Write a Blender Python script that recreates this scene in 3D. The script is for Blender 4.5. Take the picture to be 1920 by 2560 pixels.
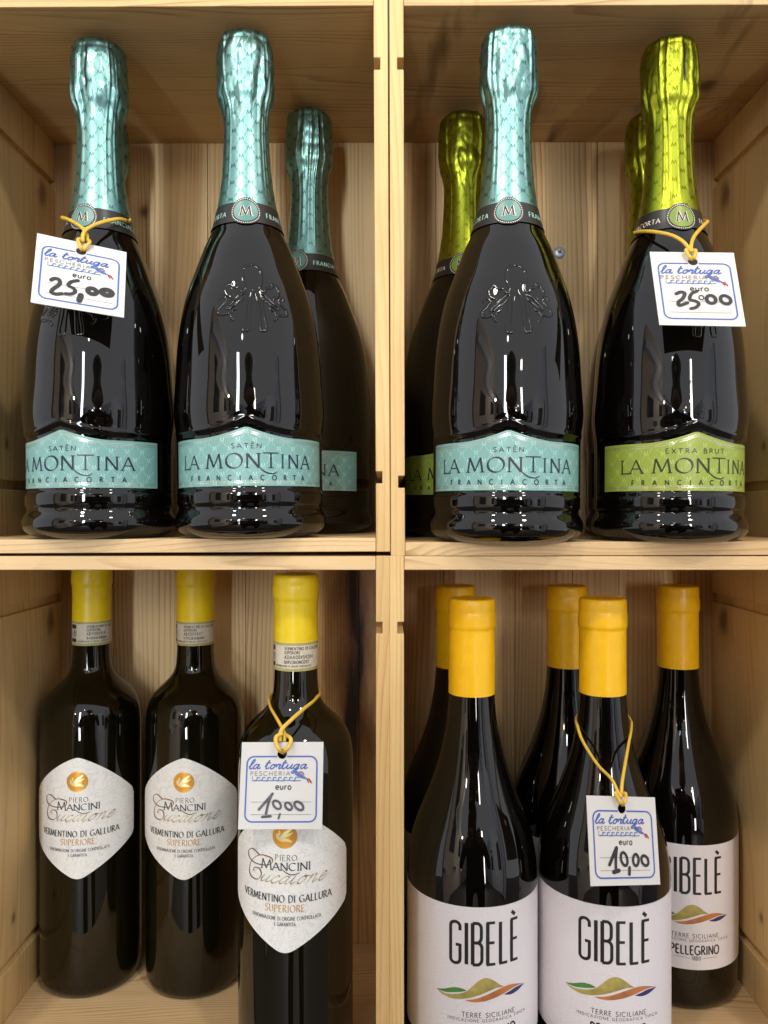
import bpy, bmesh, math, random
from math import sin, cos, pi, radians, atan2, sqrt, exp, asin
from mathutils import Vector, Matrix, noise

# ------------------------------------------------------------------ scene, camera, light
sc = bpy.context.scene
for o in list(bpy.data.objects):
    bpy.data.objects.remove(o)
COL = sc.collection
CZ = 1.35            # height of the lens above the shop floor
F = 1922.0           # focal length in pixels of the 1920 x 2560 photograph

cam_d = bpy.data.cameras.new('camera')
cam = bpy.data.objects.new('camera', cam_d)
COL.objects.link(cam)
cam.location = (0, 0, CZ)
cam.rotation_euler = (radians(90), 0, 0)
cam_d.sensor_fit = 'HORIZONTAL'
cam_d.sensor_width = 36
cam_d.lens = 36 * F / 1920
cam_d.clip_start = 0.01
cam_d.clip_end = 100
sc.camera = cam

w = bpy.data.worlds.new('World')
sc.world = w
w.use_nodes = True
w.node_tree.nodes['Background'].inputs[0].default_value = (0.93, 0.95, 1.0, 1)
w.node_tree.nodes['Background'].inputs[1].default_value = 1.18

def lamp(name, kind, loc, energy, color, size, target=None, sx=None, sy=None):
    d = bpy.data.lights.new(name, kind)
    d.energy = energy
    d.color = color
    if kind == 'AREA':
        if sx:
            d.shape = 'RECTANGLE'; d.size = sx; d.size_y = sy
        else:
            d.shape = 'DISK'; d.size = size
    else:
        d.shadow_soft_size = size
    o = bpy.data.objects.new(name, d)
    COL.objects.link(o)
    o.location = (loc[0], loc[1], loc[2] + CZ)
    if target is not None:
        v = Vector((target[0], target[1], target[2] + CZ)) - o.location
        o.rotation_euler = v.to_track_quat('-Z', 'Y').to_euler()
    return o

lamp('ceiling_spot', 'AREA', (-0.50, -0.45, 1.15), 6.0, (1.0, 0.92, 0.78), 0.11, (-0.10, 0.47, -0.1))
lamp('ceiling_spot', 'AREA', (0.55, -0.50, 1.15), 6.0, (1.0, 0.92, 0.78), 0.11, (0.12, 0.47, -0.1))
lamp('shop_window_light', 'AREA', (-0.66, -3.3, 0.10), 92, (0.86, 0.94, 1.0), 1, (-0.1, 0.5, 0.10), 0.24, 2.6)
lamp('shop_window_light', 'AREA', (0.95, -3.0, 0.05), 56, (1.0, 0.93, 0.84), 1, (0.1, 0.5, 0.05), 0.16, 2.3)
lamp('added_wall_fill', 'POINT', (-1.15, -2.3, 0.75), 13, (1.0, 0.86, 0.66), 0.05)  # unseen warm fill added to brighten the left wall
lamp('added_wall_fill', 'POINT', (0.55, -4.9, 0.35), 22, (0.75, 0.85, 1.0), 0.06)  # unseen bluish fill added to brighten the far wall
lamp('hanging_bulb', 'POINT', (0.55, -1.5, 0.50), 1.6, (1.0, 0.80, 0.52), 0.035)
lamp('hanging_bulb', 'POINT', (0.42, -2.0, 0.42), 1.6, (1.0, 0.80, 0.52), 0.035)
lamp('hanging_bulb', 'POINT', (0.35, -2.7, 0.40), 1.6, (1.0, 0.80, 0.52), 0.035)
lamp('ceiling_spot', 'POINT', (-0.14, -1.25, 0.85), 2.5, (1.0, 0.94, 0.86), 0.04)

sc.view_settings.view_transform = 'Standard'
sc.view_settings.look = 'None'
sc.view_settings.exposure = 0.0
sc.view_settings.gamma = 1.0
sc.cycles.max_bounces = 7
sc.cycles.diffuse_bounces = 4
sc.cycles.glossy_bounces = 5
sc.cycles.sample_clamp_indirect = 6
sc.cycles.caustics_reflective = False
sc.cycles.caustics_refractive = False

# ------------------------------------------------------------------ materials
def new_mat(name):
    m = bpy.data.materials.new(name)
    m.use_nodes = True
    return m, m.node_tree.nodes, m.node_tree.links, m.node_tree.nodes['Principled BSDF']

def plain(name, col, rough=0.5, metal=0.0, spec=0.5, bump=0, bscale=400, var=0, coat=0):
    m, N, L, P = new_mat(name)
    P.inputs['Base Color'].default_value = (*col, 1)
    P.inputs['Roughness'].default_value = rough
    P.inputs['Metallic'].default_value = metal
    P.inputs['Specular IOR Level'].default_value = spec
    P.inputs['Coat Weight'].default_value = coat
    P.inputs['Coat Roughness'].default_value = 0.08
    if bump or var:
        tc = N.new('ShaderNodeTexCoord')
        nz = N.new('ShaderNodeTexNoise')
        nz.inputs['Scale'].default_value = bscale
        nz.inputs['Detail'].default_value = 4
        L.new(tc.outputs['Object'], nz.inputs['Vector'])
        if bump:
            b = N.new('ShaderNodeBump')
            b.inputs['Strength'].default_value = bump
            b.inputs['Distance'].default_value = 0.0005
            L.new(nz.outputs['Fac'], b.inputs['Height'])
            L.new(b.outputs['Normal'], P.inputs['Normal'])
        if var:
            r = N.new('ShaderNodeValToRGB')
            r.color_ramp.elements[0].position = 0.3
            r.color_ramp.elements[1].position = 0.7
            r.color_ramp.elements[0].color = (*[c * (1 - var) for c in col], 1)
            r.color_ramp.elements[1].color = (*[min(1, c * (1 + var * 0.5)) for c in col], 1)
            L.new(nz.outputs['Fac'], r.inputs['Fac'])
            L.new(r.outputs['Color'], P.inputs['Base Color'])
    return m

def mth(N, L, op, a, b=None, c=None):
    n = N.new('ShaderNodeMath')
    n.operation = op
    for i, v in enumerate((a, b, c)):
        if v is None:
            continue
        if isinstance(v, (int, float)):
            n.inputs[i].default_value = v
        else:
            L.new(v, n.inputs[i])
    return n.outputs[0]

def wood(name, grain, light=(0.76, 0.535, 0.285), dark=(0.38, 0.185, 0.06), freq=260, warp=5.0,
         contrast=0.95, knots=0.35, rough=0.5, stain=None, bark=None, spots=None):
    """Pine with growth lines running along the axis grain (0 x, 1 y, 2 z)."""
    m, N, L, P = new_mat(name)
    tc = N.new('ShaderNodeTexCoord')
    oi = N.new('ShaderNodeObjectInfo')
    cmb = N.new('ShaderNodeCombineXYZ')
    r1 = mth(N, L, 'MULTIPLY', oi.outputs['Random'], 7.31)
    r2 = mth(N, L, 'MULTIPLY', oi.outputs['Random'], 3.77)
    L.new(r1, cmb.inputs[0]); L.new(r2, cmb.inputs[1]); L.new(r1, cmb.inputs[2])
    add = N.new('ShaderNodeVectorMath'); add.operation = 'ADD'
    L.new(tc.outputs['Object'], add.inputs[0]); L.new(cmb.outputs[0], add.inputs[1])
    sep = N.new('ShaderNodeSeparateXYZ')
    L.new(add.outputs[0], sep.inputs[0])
    ax = [sep.outputs[0], sep.outputs[1], sep.outputs[2]]
    along = ax[grain]
    o1, o2 = [ax[i] for i in range(3) if i != grain]
    def vec(sa, so):
        c = N.new('ShaderNodeCombineXYZ')
        L.new(mth(N, L, 'MULTIPLY', along, sa), c.inputs[0])
        L.new(mth(N, L, 'MULTIPLY', o1, so), c.inputs[1])
        L.new(mth(N, L, 'MULTIPLY', o2, so), c.inputs[2])
        return c.outputs[0]
    def nz(v, detail=2, rough_=0.5):
        n = N.new('ShaderNodeTexNoise')
        n.inputs['Scale'].default_value = 1
        n.inputs['Detail'].default_value = detail
        n.inputs['Roughness'].default_value = rough_
        L.new(v, n.inputs['Vector'])
        return n.outputs['Fac']
    big = nz(vec(1.3, 12), 2)
    med = nz(vec(7, 55), 3)
    fib = nz(vec(25, 2200), 3, 0.7)
    blotch = nz(vec(9, 22), 3)
    # knots
    vor = N.new('ShaderNodeTexVoronoi')
    vor.inputs['Scale'].default_value = 1
    L.new(vec(6.5, 11.0), vor.inputs['Vector'])
    kd = vor.outputs['Distance']
    sepc = N.new('ShaderNodeSeparateColor')
    L.new(vor.outputs['Color'], sepc.inputs[0])
    has = mth(N, L, 'LESS_THAN', sepc.outputs[0], knots)
    kw = mth(N, L, 'MULTIPLY', mth(N, L, 'POWER', mth(N, L, 'MAXIMUM', mth(N, L, 'SUBTRACT', 1.0, mth(N, L, 'MULTIPLY', kd, 2.6)), 0.0), 2.0), has)
    v = mth(N, L, 'MULTIPLY', mth(N, L, 'ADD', o1, mth(N, L, 'MULTIPLY', o2, 0.7)), freq)
    v = mth(N, L, 'ADD', v, mth(N, L, 'MULTIPLY', big, warp * 6))
    v = mth(N, L, 'ADD', v, mth(N, L, 'MULTIPLY', med, warp * 0.35))
    v = mth(N, L, 'ADD', v, mth(N, L, 'MULTIPLY', kw, 8.0))
    fr = mth(N, L, 'FRACT', v)
    # slow rise, quick fall: late wood
    tri = mth(N, L, 'POWER', fr, 3.2)
    fall = mth(N, L, 'SUBTRACT', 1.0, mth(N, L, 'POWER', fr, 22.0))
    ring = mth(N, L, 'MULTIPLY', tri, fall)
    mod = N.new('ShaderNodeMapRange')
    L.new(nz(vec(4, 70), 2), mod.inputs[0])
    mod.inputs[1].default_value = 0.35; mod.inputs[2].default_value = 0.68
    mod.inputs[3].default_value = 0.15; mod.inputs[4].default_value = 1.2
    ring = mth(N, L, 'MULTIPLY', ring, mod.outputs[0])
    fac = mth(N, L, 'MULTIPLY', ring, contrast)
    fac = mth(N, L, 'ADD', fac, mth(N, L, 'MULTIPLY', mth(N, L, 'SUBTRACT', fib, 0.5), 0.42))
    fac = mth(N, L, 'ADD', fac, mth(N, L, 'MULTIPLY', mth(N, L, 'SUBTRACT', blotch, 0.42), 0.85))
    fac = mth(N, L, 'ADD', fac, mth(N, L, 'MULTIPLY', mth(N, L, 'SUBTRACT', oi.outputs['Random'], 0.5), 0.32))
    fac = mth(N, L, 'MINIMUM', mth(N, L, 'MAXIMUM', fac, 0.0), 1.0)
    mix = N.new('ShaderNodeMix'); mix.data_type = 'RGBA'
    mix.inputs[6].default_value = (*light, 1); mix.inputs[7].default_value = (*dark, 1)
    L.new(fac, mix.inputs[0])
    # knot heart
    kh = N.new('ShaderNodeMapRange')
    L.new(mth(N, L, 'ADD', kd, mth(N, L, 'MULTIPLY', mth(N, L, 'SUBTRACT', nz(vec(40, 90), 2), 0.5), 0.08)), kh.inputs[0])
    kh.inputs[1].default_value = 0.05; kh.inputs[2].default_value = 0.13
    kh.inputs[3].default_value = 0.85; kh.inputs[4].default_value = 0.0
    mk = N.new('ShaderNodeMix'); mk.data_type = 'RGBA'
    mk.inputs[7].default_value = (0.14, 0.055, 0.018, 1)
    L.new(mth(N, L, 'MULTIPLY', kh.outputs[0], has), mk.inputs[0])
    L.new(mix.outputs[2], mk.inputs[6])
    out = mk.outputs[2]
    so_ = N.new('ShaderNodeSeparateXYZ')
    L.new(tc.outputs['Object'], so_.inputs[0])
    for (i1, v1, i2, v2, rad, st) in (spots or []):
        d1 = mth(N, L, 'SUBTRACT', so_.outputs[i1], v1)
        d2 = mth(N, L, 'MULTIPLY', mth(N, L, 'SUBTRACT', so_.outputs[i2], v2), 0.75)
        dd = mth(N, L, 'SQRT', mth(N, L, 'ADD', mth(N, L, 'MULTIPLY', d1, d1), mth(N, L, 'MULTIPLY', d2, d2)))
        dd = mth(N, L, 'ADD', dd, mth(N, L, 'MULTIPLY', mth(N, L, 'SUBTRACT', nz(vec(60, 120), 3), 0.5), rad * 0.9))
        for (a0, a1, k_, cl) in ((0.55, 2.1, 0.5, (0.24, 0.11, 0.035, 1)), (0.35, 1.05, 1.0, (0.075, 0.028, 0.010, 1))):
            mr = N.new('ShaderNodeMapRange')
            L.new(dd, mr.inputs[0])
            mr.inputs[1].default_value = rad * a0; mr.inputs[2].default_value = rad * a1
            mr.inputs[3].default_value = st * k_; mr.inputs[4].default_value = 0
            ms = N.new('ShaderNodeMix'); ms.data_type = 'RGBA'
            ms.inputs[7].default_value = cl
            L.new(mr.outputs[0], ms.inputs[0]); L.new(out, ms.inputs[6])
            out = ms.outputs[2]
    if stain:
        n = N.new('ShaderNodeTexNoise')
        n.inputs['Scale'].default_value = 1
        n.inputs['Detail'].default_value = 5
        c = N.new('ShaderNodeMapping')
        c.inputs['Rotation'].default_value = (0, 0, radians(28))
        c.inputs['Scale'].default_value = (30, 6, 6)
        L.new(tc.outputs['Object'], c.inputs[0]); L.new(c.outputs[0], n.inputs['Vector'])
        mr = N.new('ShaderNodeMapRange')
        L.new(n.outputs['Fac'], mr.inputs[0])
        mr.inputs[1].default_value = 0.58; mr.inputs[2].default_value = 0.70
        mr.inputs[3].default_value = 0; mr.inputs[4].default_value = stain
        ms = N.new('ShaderNodeMix'); ms.data_type = 'RGBA'
        ms.inputs[7].default_value = (0.13, 0.075, 0.035, 1)
        L.new(mr.outputs[0], ms.inputs[0]); L.new(out, ms.inputs[6])
        out = ms.outputs[2]
    if bark:
        so = N.new('ShaderNodeSeparateXYZ')
        L.new(tc.outputs['Object'], so.inputs[0])
        bn = N.new('ShaderNodeTexNoise'); bn.inputs['Scale'].default_value = 1; bn.inputs['Detail'].default_value = 6
        bm_ = N.new('ShaderNodeMapping'); bm_.inputs['Scale'].default_value = (70, 70, 14)
        L.new(tc.outputs['Object'], bm_.inputs[0]); L.new(bm_.outputs[0], bn.inputs['Vector'])
        xx = mth(N, L, 'ADD', mth(N, L, 'SUBTRACT', so.outputs[0], bark),
                 mth(N, L, 'MULTIPLY', mth(N, L, 'SUBTRACT', bn.outputs['Fac'], 0.5), 0.030))
        d = mth(N, L, 'ABSOLUTE', xx)
        top = N.new('ShaderNodeMapRange')
        L.new(so.outputs[2], top.inputs[0])
        top.inputs[1].default_value = 0.07; top.inputs[2].default_value = 0.19
        top.inputs[3].default_value = 0.0; top.inputs[4].default_value = 1.0
        for wd, colr, st in ((0.026, (0.15, 0.068, 0.024), 0.9), (0.0085, (0.022, 0.011, 0.007), 1.0)):
            mr = N.new('ShaderNodeMapRange')
            L.new(d, mr.inputs[0])
            mr.inputs[1].default_value = wd * 0.35; mr.inputs[2].default_value = wd
            mr.inputs[3].default_value = st; mr.inputs[4].default_value = 0
            ms = N.new('ShaderNodeMix'); ms.data_type = 'RGBA'
            ms.inputs[7].default_value = (*colr, 1)
            L.new(mth(N, L, 'MULTIPLY', mr.outputs[0], top.outputs[0]), ms.inputs[0]); L.new(out, ms.inputs[6])
            out = ms.outputs[2]
    L.new(out, P.inputs['Base Color'])
    P.inputs['Roughness'].default_value = rough
    P.inputs['Specular IOR Level'].default_value = 0.35
    b = N.new('ShaderNodeBump')
    b.inputs['Strength'].default_value = 0.35
    b.inputs['Distance'].default_value = 0.0006
    L.new(mth(N, L, 'ADD', mth(N, L, 'MULTIPLY', ring, 0.5), mth(N, L, 'MULTIPLY', fib, 0.7)), b.inputs['Height'])
    L.new(b.outputs['Normal'], P.inputs['Normal'])
    return m

def foil_mat(name, col, rough=0.26):
    m, N, L, P = new_mat(name)
    P.inputs['Metallic'].default_value = 1.0
    P.inputs['Roughness'].default_value = rough
    tc = N.new('ShaderNodeTexCoord')
    n = N.new('ShaderNodeTexNoise'); n.inputs['Scale'].default_value = 90; n.inputs['Detail'].default_value = 3
    L.new(tc.outputs['Object'], n.inputs['Vector'])
    r = N.new('ShaderNodeValToRGB')
    r.color_ramp.elements[0].position = 0.3; r.color_ramp.elements[1].position = 0.75
    r.color_ramp.elements[0].color = (*[c * 0.9 for c in col], 1)
    r.color_ramp.elements[1].color = (*[min(1, c * 1.06) for c in col], 1)
    L.new(n.outputs['Fac'], r.inputs['Fac']); L.new(r.outputs['Color'], P.inputs['Base Color'])
    n2 = N.new('ShaderNodeTexNoise'); n2.inputs['Scale'].default_value = 420; n2.inputs['Detail'].default_value = 2
    L.new(tc.outputs['Object'], n2.inputs['Vector'])
    b = N.new('ShaderNodeBump'); b.inputs['Strength'].default_value = 0.10; b.inputs['Distance'].default_value = 0.0004
    L.new(n2.outputs['Fac'], b.inputs['Height']); L.new(b.outputs['Normal'], P.inputs['Normal'])
    return m

def glass_mat(name, col, wob=0.12):
    m, N, L, P = new_mat(name)
    P.inputs['Base Color'].default_value = (*col, 1)
    P.inputs['Roughness'].default_value = 0.025
    P.inputs['IOR'].default_value = 1.52
    P.inputs['Specular IOR Level'].default_value = 0.5
    tc = N.new('ShaderNodeTexCoord')
    mp = N.new('ShaderNodeMapping'); mp.inputs['Scale'].default_value = (60, 60, 16)
    n = N.new('ShaderNodeTexNoise'); n.inputs['Scale'].default_value = 1; n.inputs['Detail'].default_value = 1
    L.new(tc.outputs['Object'], mp.inputs[0]); L.new(mp.outputs[0], n.inputs['Vector'])
    b = N.new('ShaderNodeBump'); b.inputs['Strength'].default_value = wob; b.inputs['Distance'].default_value = 0.002
    L.new(n.outputs['Fac'], b.inputs['Height']); L.new(b.outputs['Normal'], P.inputs['Normal'])
    # faint dust
    d = N.new('ShaderNodeTexNoise'); d.inputs['Scale'].default_value = 900; d.inputs['Detail'].default_value = 2
    L.new(tc.outputs['Object'], d.inputs['Vector'])
    mr = N.new('ShaderNodeMapRange'); L.new(d.outputs['Fac'], mr.inputs[0])
    mr.inputs[1].default_value = 0.66; mr.inputs[2].default_value = 0.74
    mr.inputs[3].default_value = 0.02; mr.inputs[4].default_value = 0.12
    L.new(mr.outputs[0], P.inputs['Roughness'])
    return m

def damask_mat():
    m, N, L, P = new_mat('pearl_damask_paper')
    tc = N.new('ShaderNodeTexCoord')
    n = N.new('ShaderNodeTexNoise'); n.inputs['Scale'].default_value = 75; n.inputs['Detail'].default_value = 2
    n.inputs['Distortion'].default_value = 2.2
    L.new(tc.outputs['Object'], n.inputs['Vector'])
    s = mth(N, L, 'SINE', mth(N, L, 'MULTIPLY', n.outputs['Fac'], 46.0))
    r = N.new('ShaderNodeValToRGB')
    r.color_ramp.elements[0].position = 0.35; r.color_ramp.elements[1].position = 0.75
    r.color_ramp.elements[0].color = (0.80, 0.78, 0.745, 1)
    r.color_ramp.elements[1].color = (0.70, 0.68, 0.65, 1)
    L.new(s, r.inputs['Fac']); L.new(r.outputs['Color'], P.inputs['Base Color'])
    P.inputs['Roughness'].default_value = 0.38
    return m

M = {}
M['wood_x'] = wood('pine_grain_across', 0, freq=250)
M['wood_z'] = wood('pine_grain_upright', 2, freq=330, warp=2.0, knots=0.1)
M['wood_edge_x'] = M['wood_x']
M['wood_back'] = wood('pine_back_boards', 2, light=(0.72, 0.50, 0.245), dark=(0.33, 0.165, 0.055), freq=270, warp=2.2, knots=0.15)
M['wood_back_knot'] = wood('pine_back_boards_with_knot', 2, light=(0.72, 0.50, 0.245), dark=(0.33, 0.165, 0.055), freq=270, warp=2.2, knots=0.1, spots=[(0, -0.2035, 2, 0.2774, 0.0050, 0.8)])
M['wood_bark'] = wood('pine_with_bark_streak', 2, light=(0.66, 0.42, 0.18), dark=(0.32, 0.15, 0.045), freq=230, warp=4.0, knots=0.2, bark=-0.0290)
M['wood_stain'] = wood('stained_pine', 0, light=(0.66, 0.46, 0.225), dark=(0.30, 0.155, 0.055), freq=230, warp=5.0, knots=0.15, stain=0.85, spots=[(0, 0.2325, 1, 0.560, 0.0070, 0.75)])
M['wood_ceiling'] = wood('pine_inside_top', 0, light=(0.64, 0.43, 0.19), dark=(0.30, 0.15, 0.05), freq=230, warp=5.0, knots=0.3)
M['wood_edge_z'] = wood('pine_edge_upright', 2, light=(0.78, 0.545, 0.25), dark=(0.50, 0.27, 0.085), freq=200, warp=3.0, knots=0.05, contrast=0.7, spots=[(1, 0.622, 2, 0.283, 0.010, 0.7), (1, 0.56, 2, 0.075, 0.003, 0.6)])
M['teal_foil'] = foil_mat('teal_foil', (0.235, 0.44, 0.415), 0.37)
M['green_foil'] = foil_mat('lime_foil', (0.33, 0.37, 0.03), 0.36)
M['teal_emboss_shade'] = plain('teal_emboss_shade', (0.08, 0.19, 0.18), 0.4, 1.0)  # darker than the foil: relief shading put into the colour
M['green_emboss_shade'] = plain('lime_emboss_shade', (0.17, 0.19, 0.012), 0.4, 1.0)  # lime foil darkened the same way to suggest relief shade
M['glass'] = glass_mat('dark_bottle_glass', (0.0022, 0.0016, 0.0010))
M['olive_glass'] = glass_mat('olive_bottle_glass', (0.0045, 0.0034, 0.0008), 0.08)
M['teal_paper'] = plain('teal_label_paper', (0.205, 0.41, 0.385), 0.36, var=0.05, bscale=60)
M['green_paper'] = plain('lime_label_paper', (0.31, 0.40, 0.055), 0.36, var=0.05, bscale=60)
M['teal_print'] = plain('pale_teal_print', (0.40, 0.70, 0.62), 0.35)
M['green_print'] = plain('pale_lime_print', (0.52, 0.62, 0.16), 0.35)
M['navy_ink'] = plain('navy_ink', (0.010, 0.016, 0.045), 0.4)
M['green_ink'] = plain('dark_green_ink', (0.016, 0.035, 0.010), 0.4)
M['foil_dots'] = plain('pale_hot_foil', (0.75, 0.70, 0.58), 0.22, 0.7)
M['black_band'] = plain('black_neck_paper', (0.020, 0.017, 0.016), 0.36)
M['white_dots'] = plain('cream_print', (0.85, 0.76, 0.66), 0.4)
M['emblem_teal'] = plain('emblem_teal', (0.10, 0.25, 0.225), 0.35)
M['emblem_green'] = plain('emblem_green', (0.20, 0.29, 0.035), 0.35)
M['black_ink'] = plain('black_ink', (0.014, 0.012, 0.014), 0.45)
M['slit'] = plain('tear_slit_black', (0.012, 0.012, 0.014), 0.3)
M['yellow_cap'] = plain('yellow_capsule_plastic', (0.78, 0.56, 0.010), 0.36, spec=0.5, bump=0.15, bscale=120, var=0.05)
M['orange_cap'] = plain('amber_capsule_plastic', (0.93, 0.52, 0.006), 0.34, spec=0.5, bump=0.45, bscale=120, var=0.05)
M['cream_paper'] = plain('seal_paper', (0.62, 0.56, 0.44), 0.5, var=0.12, bscale=300)
M['olive_edge'] = plain('seal_edge_olive', (0.38, 0.33, 0.10), 0.5)
M['seal_block'] = plain('seal_block_brown', (0.045, 0.030, 0.022), 0.5)
M['damask'] = damask_mat()
M['gold'] = plain('gold_hot_foil', (0.60, 0.43, 0.16), 0.3, 0.7)
M['bronze'] = plain('bronze_hot_foil', (0.40, 0.20, 0.08), 0.3, 0.8)
M['orange_ink'] = plain('orange_ink', (0.52, 0.25, 0.06), 0.4)
M['medal'] = plain('amber_medal', (0.72, 0.30, 0.025), 0.3, 0.3)
M['dove'] = plain('dove_gold', (0.85, 0.72, 0.36), 0.28, 0.6)
M['grey_ink'] = plain('dark_grey_ink', (0.06, 0.055, 0.055), 0.45)
M['white_paper'] = plain('textured_white_paper', (0.73, 0.69, 0.72), 0.55, bump=0.5, bscale=900, var=0.02)
M['leaf_green'] = plain('print_green', (0.08, 0.25, 0.06), 0.4, var=0.3, bscale=150)
M['hill_gold'] = plain('print_olive_gold', (0.40, 0.33, 0.09), 0.4, var=0.4, bscale=110)
M['hill_orange'] = plain('print_rust_orange', (0.55, 0.19, 0.06), 0.4, var=0.35, bscale=110)
M['leaf_blue'] = plain('print_indigo', (0.045, 0.035, 0.14), 0.4, var=0.2, bscale=150)
M['card'] = plain('laminated_white_card', (0.68, 0.66, 0.635), 0.45, spec=0.4)
M['blue_ink'] = plain('blue_print', (0.06, 0.125, 0.44), 0.4)
M['wave_ink'] = plain('wave_blue_print', (0.08, 0.16, 0.40), 0.4)
M['tag_grey'] = plain('warm_grey_print', (0.27, 0.25, 0.235), 0.4)
M['fish_blue'] = plain('fish_blue_print', (0.10, 0.17, 0.46), 0.4, var=0.5, bscale=500)
M['fish_red'] = plain('fish_red_print', (0.38, 0.045, 0.06), 0.4)
M['marker'] = plain('marker_black', (0.028, 0.024, 0.026), 0.4, var=0.3, bscale=260)
M['marker_grey'] = plain('marker_grey', (0.085, 0.08, 0.095), 0.4, var=0.5, bscale=260)
M['rubber'] = plain('yellow_rubber', (0.74, 0.47, 0.055), 0.42, var=0.08, bscale=200)
M['zinc'] = plain('zinc_screw', (0.50, 0.57, 0.64), 0.4, 0.5)
M['dark_wall'] = plain('dark_plaster', (0.05, 0.045, 0.04), 0.9)
M['floor'] = plain('dark_floor_tiles', (0.10, 0.085, 0.07), 0.6)
M['beige'] = plain('beige_plaster', (0.74, 0.60, 0.46), 0.9)
M['pale'] = plain('pale_painted_wood', (0.75, 0.74, 0.76), 0.7)
M['dark_cloth'] = plain('dark_cloth', (0.010, 0.010, 0.012), 0.9)
M['skin'] = plain('skin', (0.45, 0.26, 0.18), 0.6)
M['hair'] = plain('dark_hair', (0.012, 0.008, 0.006), 0.7)
M['dark_pane'] = plain('dark_window_pane', (0.02, 0.022, 0.03), 0.2)
M['grey_panel'] = plain('grey_panel', (0.62, 0.66, 0.80), 0.7)
M['blue_screen'] = plain('blue_poster', (0.02, 0.10, 0.60), 0.5)

# ------------------------------------------------------------------ object helpers
def tag(o, label=None, cat=None, group=None, kind=None):
    if label: o['label'] = label
    if cat: o['category'] = cat
    if group: o['group'] = group
    if kind: o['kind'] = kind
    return o

def empty(name, loc, rot=(0, 0, 0)):
    o = bpy.data.objects.new(name, None)
    COL.objects.link(o)
    o.empty_display_size = 0.02
    o.location = (loc[0], loc[1], loc[2] + CZ)
    o.rotation_euler = rot
    return o

def mesh_obj(name, verts, faces, mat, parent=None, smooth=False):
    me = bpy.data.meshes.new(name)
    me.from_pydata([tuple(v) for v in verts], [], faces)
    me.update()
    if smooth:
        me.polygons.foreach_set('use_smooth', [True] * len(me.polygons))
    me.materials.append(mat)
    o = bpy.data.objects.new(name, me)
    COL.objects.link(o)
    if parent: o.parent = parent
    return o

def share(name, src, parent):
    o = bpy.data.objects.new(name, src.data)
    COL.objects.link(o)
    o.parent = parent
    return o

def box(name, x0, x1, y0, y1, z0, z1, mat, parent=None, bevel=0.0):
    vs = [(x, y, z) for x in (x0, x1) for y in (y0, y1) for z in (z0, z1)]
    fs = [(0, 1, 3, 2), (4, 6, 7, 5), (0, 4, 5, 1), (2, 3, 7, 6), (0, 2, 6, 4), (1, 5, 7, 3)]
    o = mesh_obj(name, vs, fs, mat, parent)
    if bevel:
        b = o.modifiers.new('bevel', 'BEVEL'); b.width = bevel; b.segments = 2
    return o

def unproj(sx, sy, d):
    """photograph pixel at depth d -> point relative to the lens"""
    return Vector(((sx - 960) * d / F, d, (1280 - sy) * d / F))

# ------------------------------------------------------------------ crates
T = 0.0086
YF, YB = 0.470, 0.645
def side_panel(parent, x_in, x_out, h, notch_lo, notch_hi, jitter=0.0):
    """board with two grooves along its inner face, cut right through its front edge"""
    s = 1 if x_out > x_in else -1
    nd, nh = 0.0040, 0.0073
    zs = []
    lo, hi = 0.0, h
    pts = [(x_out, lo), (x_in, lo)]
    for zc in (notch_lo, notch_hi):
        pts += [(x_in, zc - nh / 2), (x_in + s * nd, zc - nh / 2), (x_in + s * nd, zc + nh / 2), (x_in, zc + nh / 2)]
    pts += [(x_in, hi), (x_out, hi)]
    y0, y1 = YF + 0.0004 * jitter, YB
    n = len(pts)
    vs = [(p[0], y0, p[1]) for p in pts] + [(p[0], y1, p[1]) for p in pts]
    fs = [(i, (i + 1) % n, n + (i + 1) % n, n + i) for i in range(n)]
    fs += [tuple(range(n))[::-1], tuple(range(n, 2 * n))]
    o = mesh_obj('side_panel', vs, fs, M['wood_edge_z'], parent)
    bm = bmesh.new(); bm.from_mesh(o.data); bmesh.ops.recalc_face_normals(bm, faces=bm.faces)
    bm.to_mesh(o.data); bm.free()
    b = o.modifiers.new('bevel', 'BEVEL'); b.width = 0.0004; b.segments = 1; b.limit_method = 'ANGLE'
    return o

def crate(name, label, xl, xr, zf, zc, ceil_mat, floor_mat, roll=0.0, bark=False, seed=1):
    """xl, xr inner faces; zf floor top, zc ceiling underside, all relative to the lens"""
    rnd = random.Random(seed)
    px, pz = 0.0035, zf - T
    e = empty(name, (px, 0, pz), (0, roll, 0))
    tag(e, label, 'crate', 'pine wine crates stacked as shelves')
    X = lambda v: v - px
    H = zc - zf
    side_panel(e, X(xl), X(xl) - T, H + 2 * T, T + 0.037, T + H - 0.0355, 0)
    side_panel(e, X(xr), X(xr) + T, H + 2 * T, T + 0.037, T + H - 0.0355, 1)
    g = 0.0002
    box('bottom_panel', X(xl) + g, X(xr) - g, YF + 0.0006, YB, 0.0002, T, floor_mat, e, 0.0005)
    box('top_panel', X(xl) + g, X(xr) - g, YF + 0.0003, YB, T + H, 2 * T + H - 0.0002, ceil_mat, e, 0.0005)
    # back boards, butted, with fine joints
    x = X(xl) - T
    end = X(xr) + T
    while x < end - 0.001:
        wdt = rnd.uniform(0.034, 0.062)
        x2 = min(end, x + wdt)
        if end - x2 < 0.02: x2 = end
        mt = M['wood_bark'] if bark and x2 > -0.060 else (M['wood_back_knot'] if seed == 3 else M['wood_back'])
        box('back_board', x, x2 - 0.0004, YB + 0.0002 + rnd.uniform(0, 0.0004), YB + 0.008, 0.0004, 2 * T + H - 0.0004, mt, e, 0.0003)
        x = x2
    return e

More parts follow.
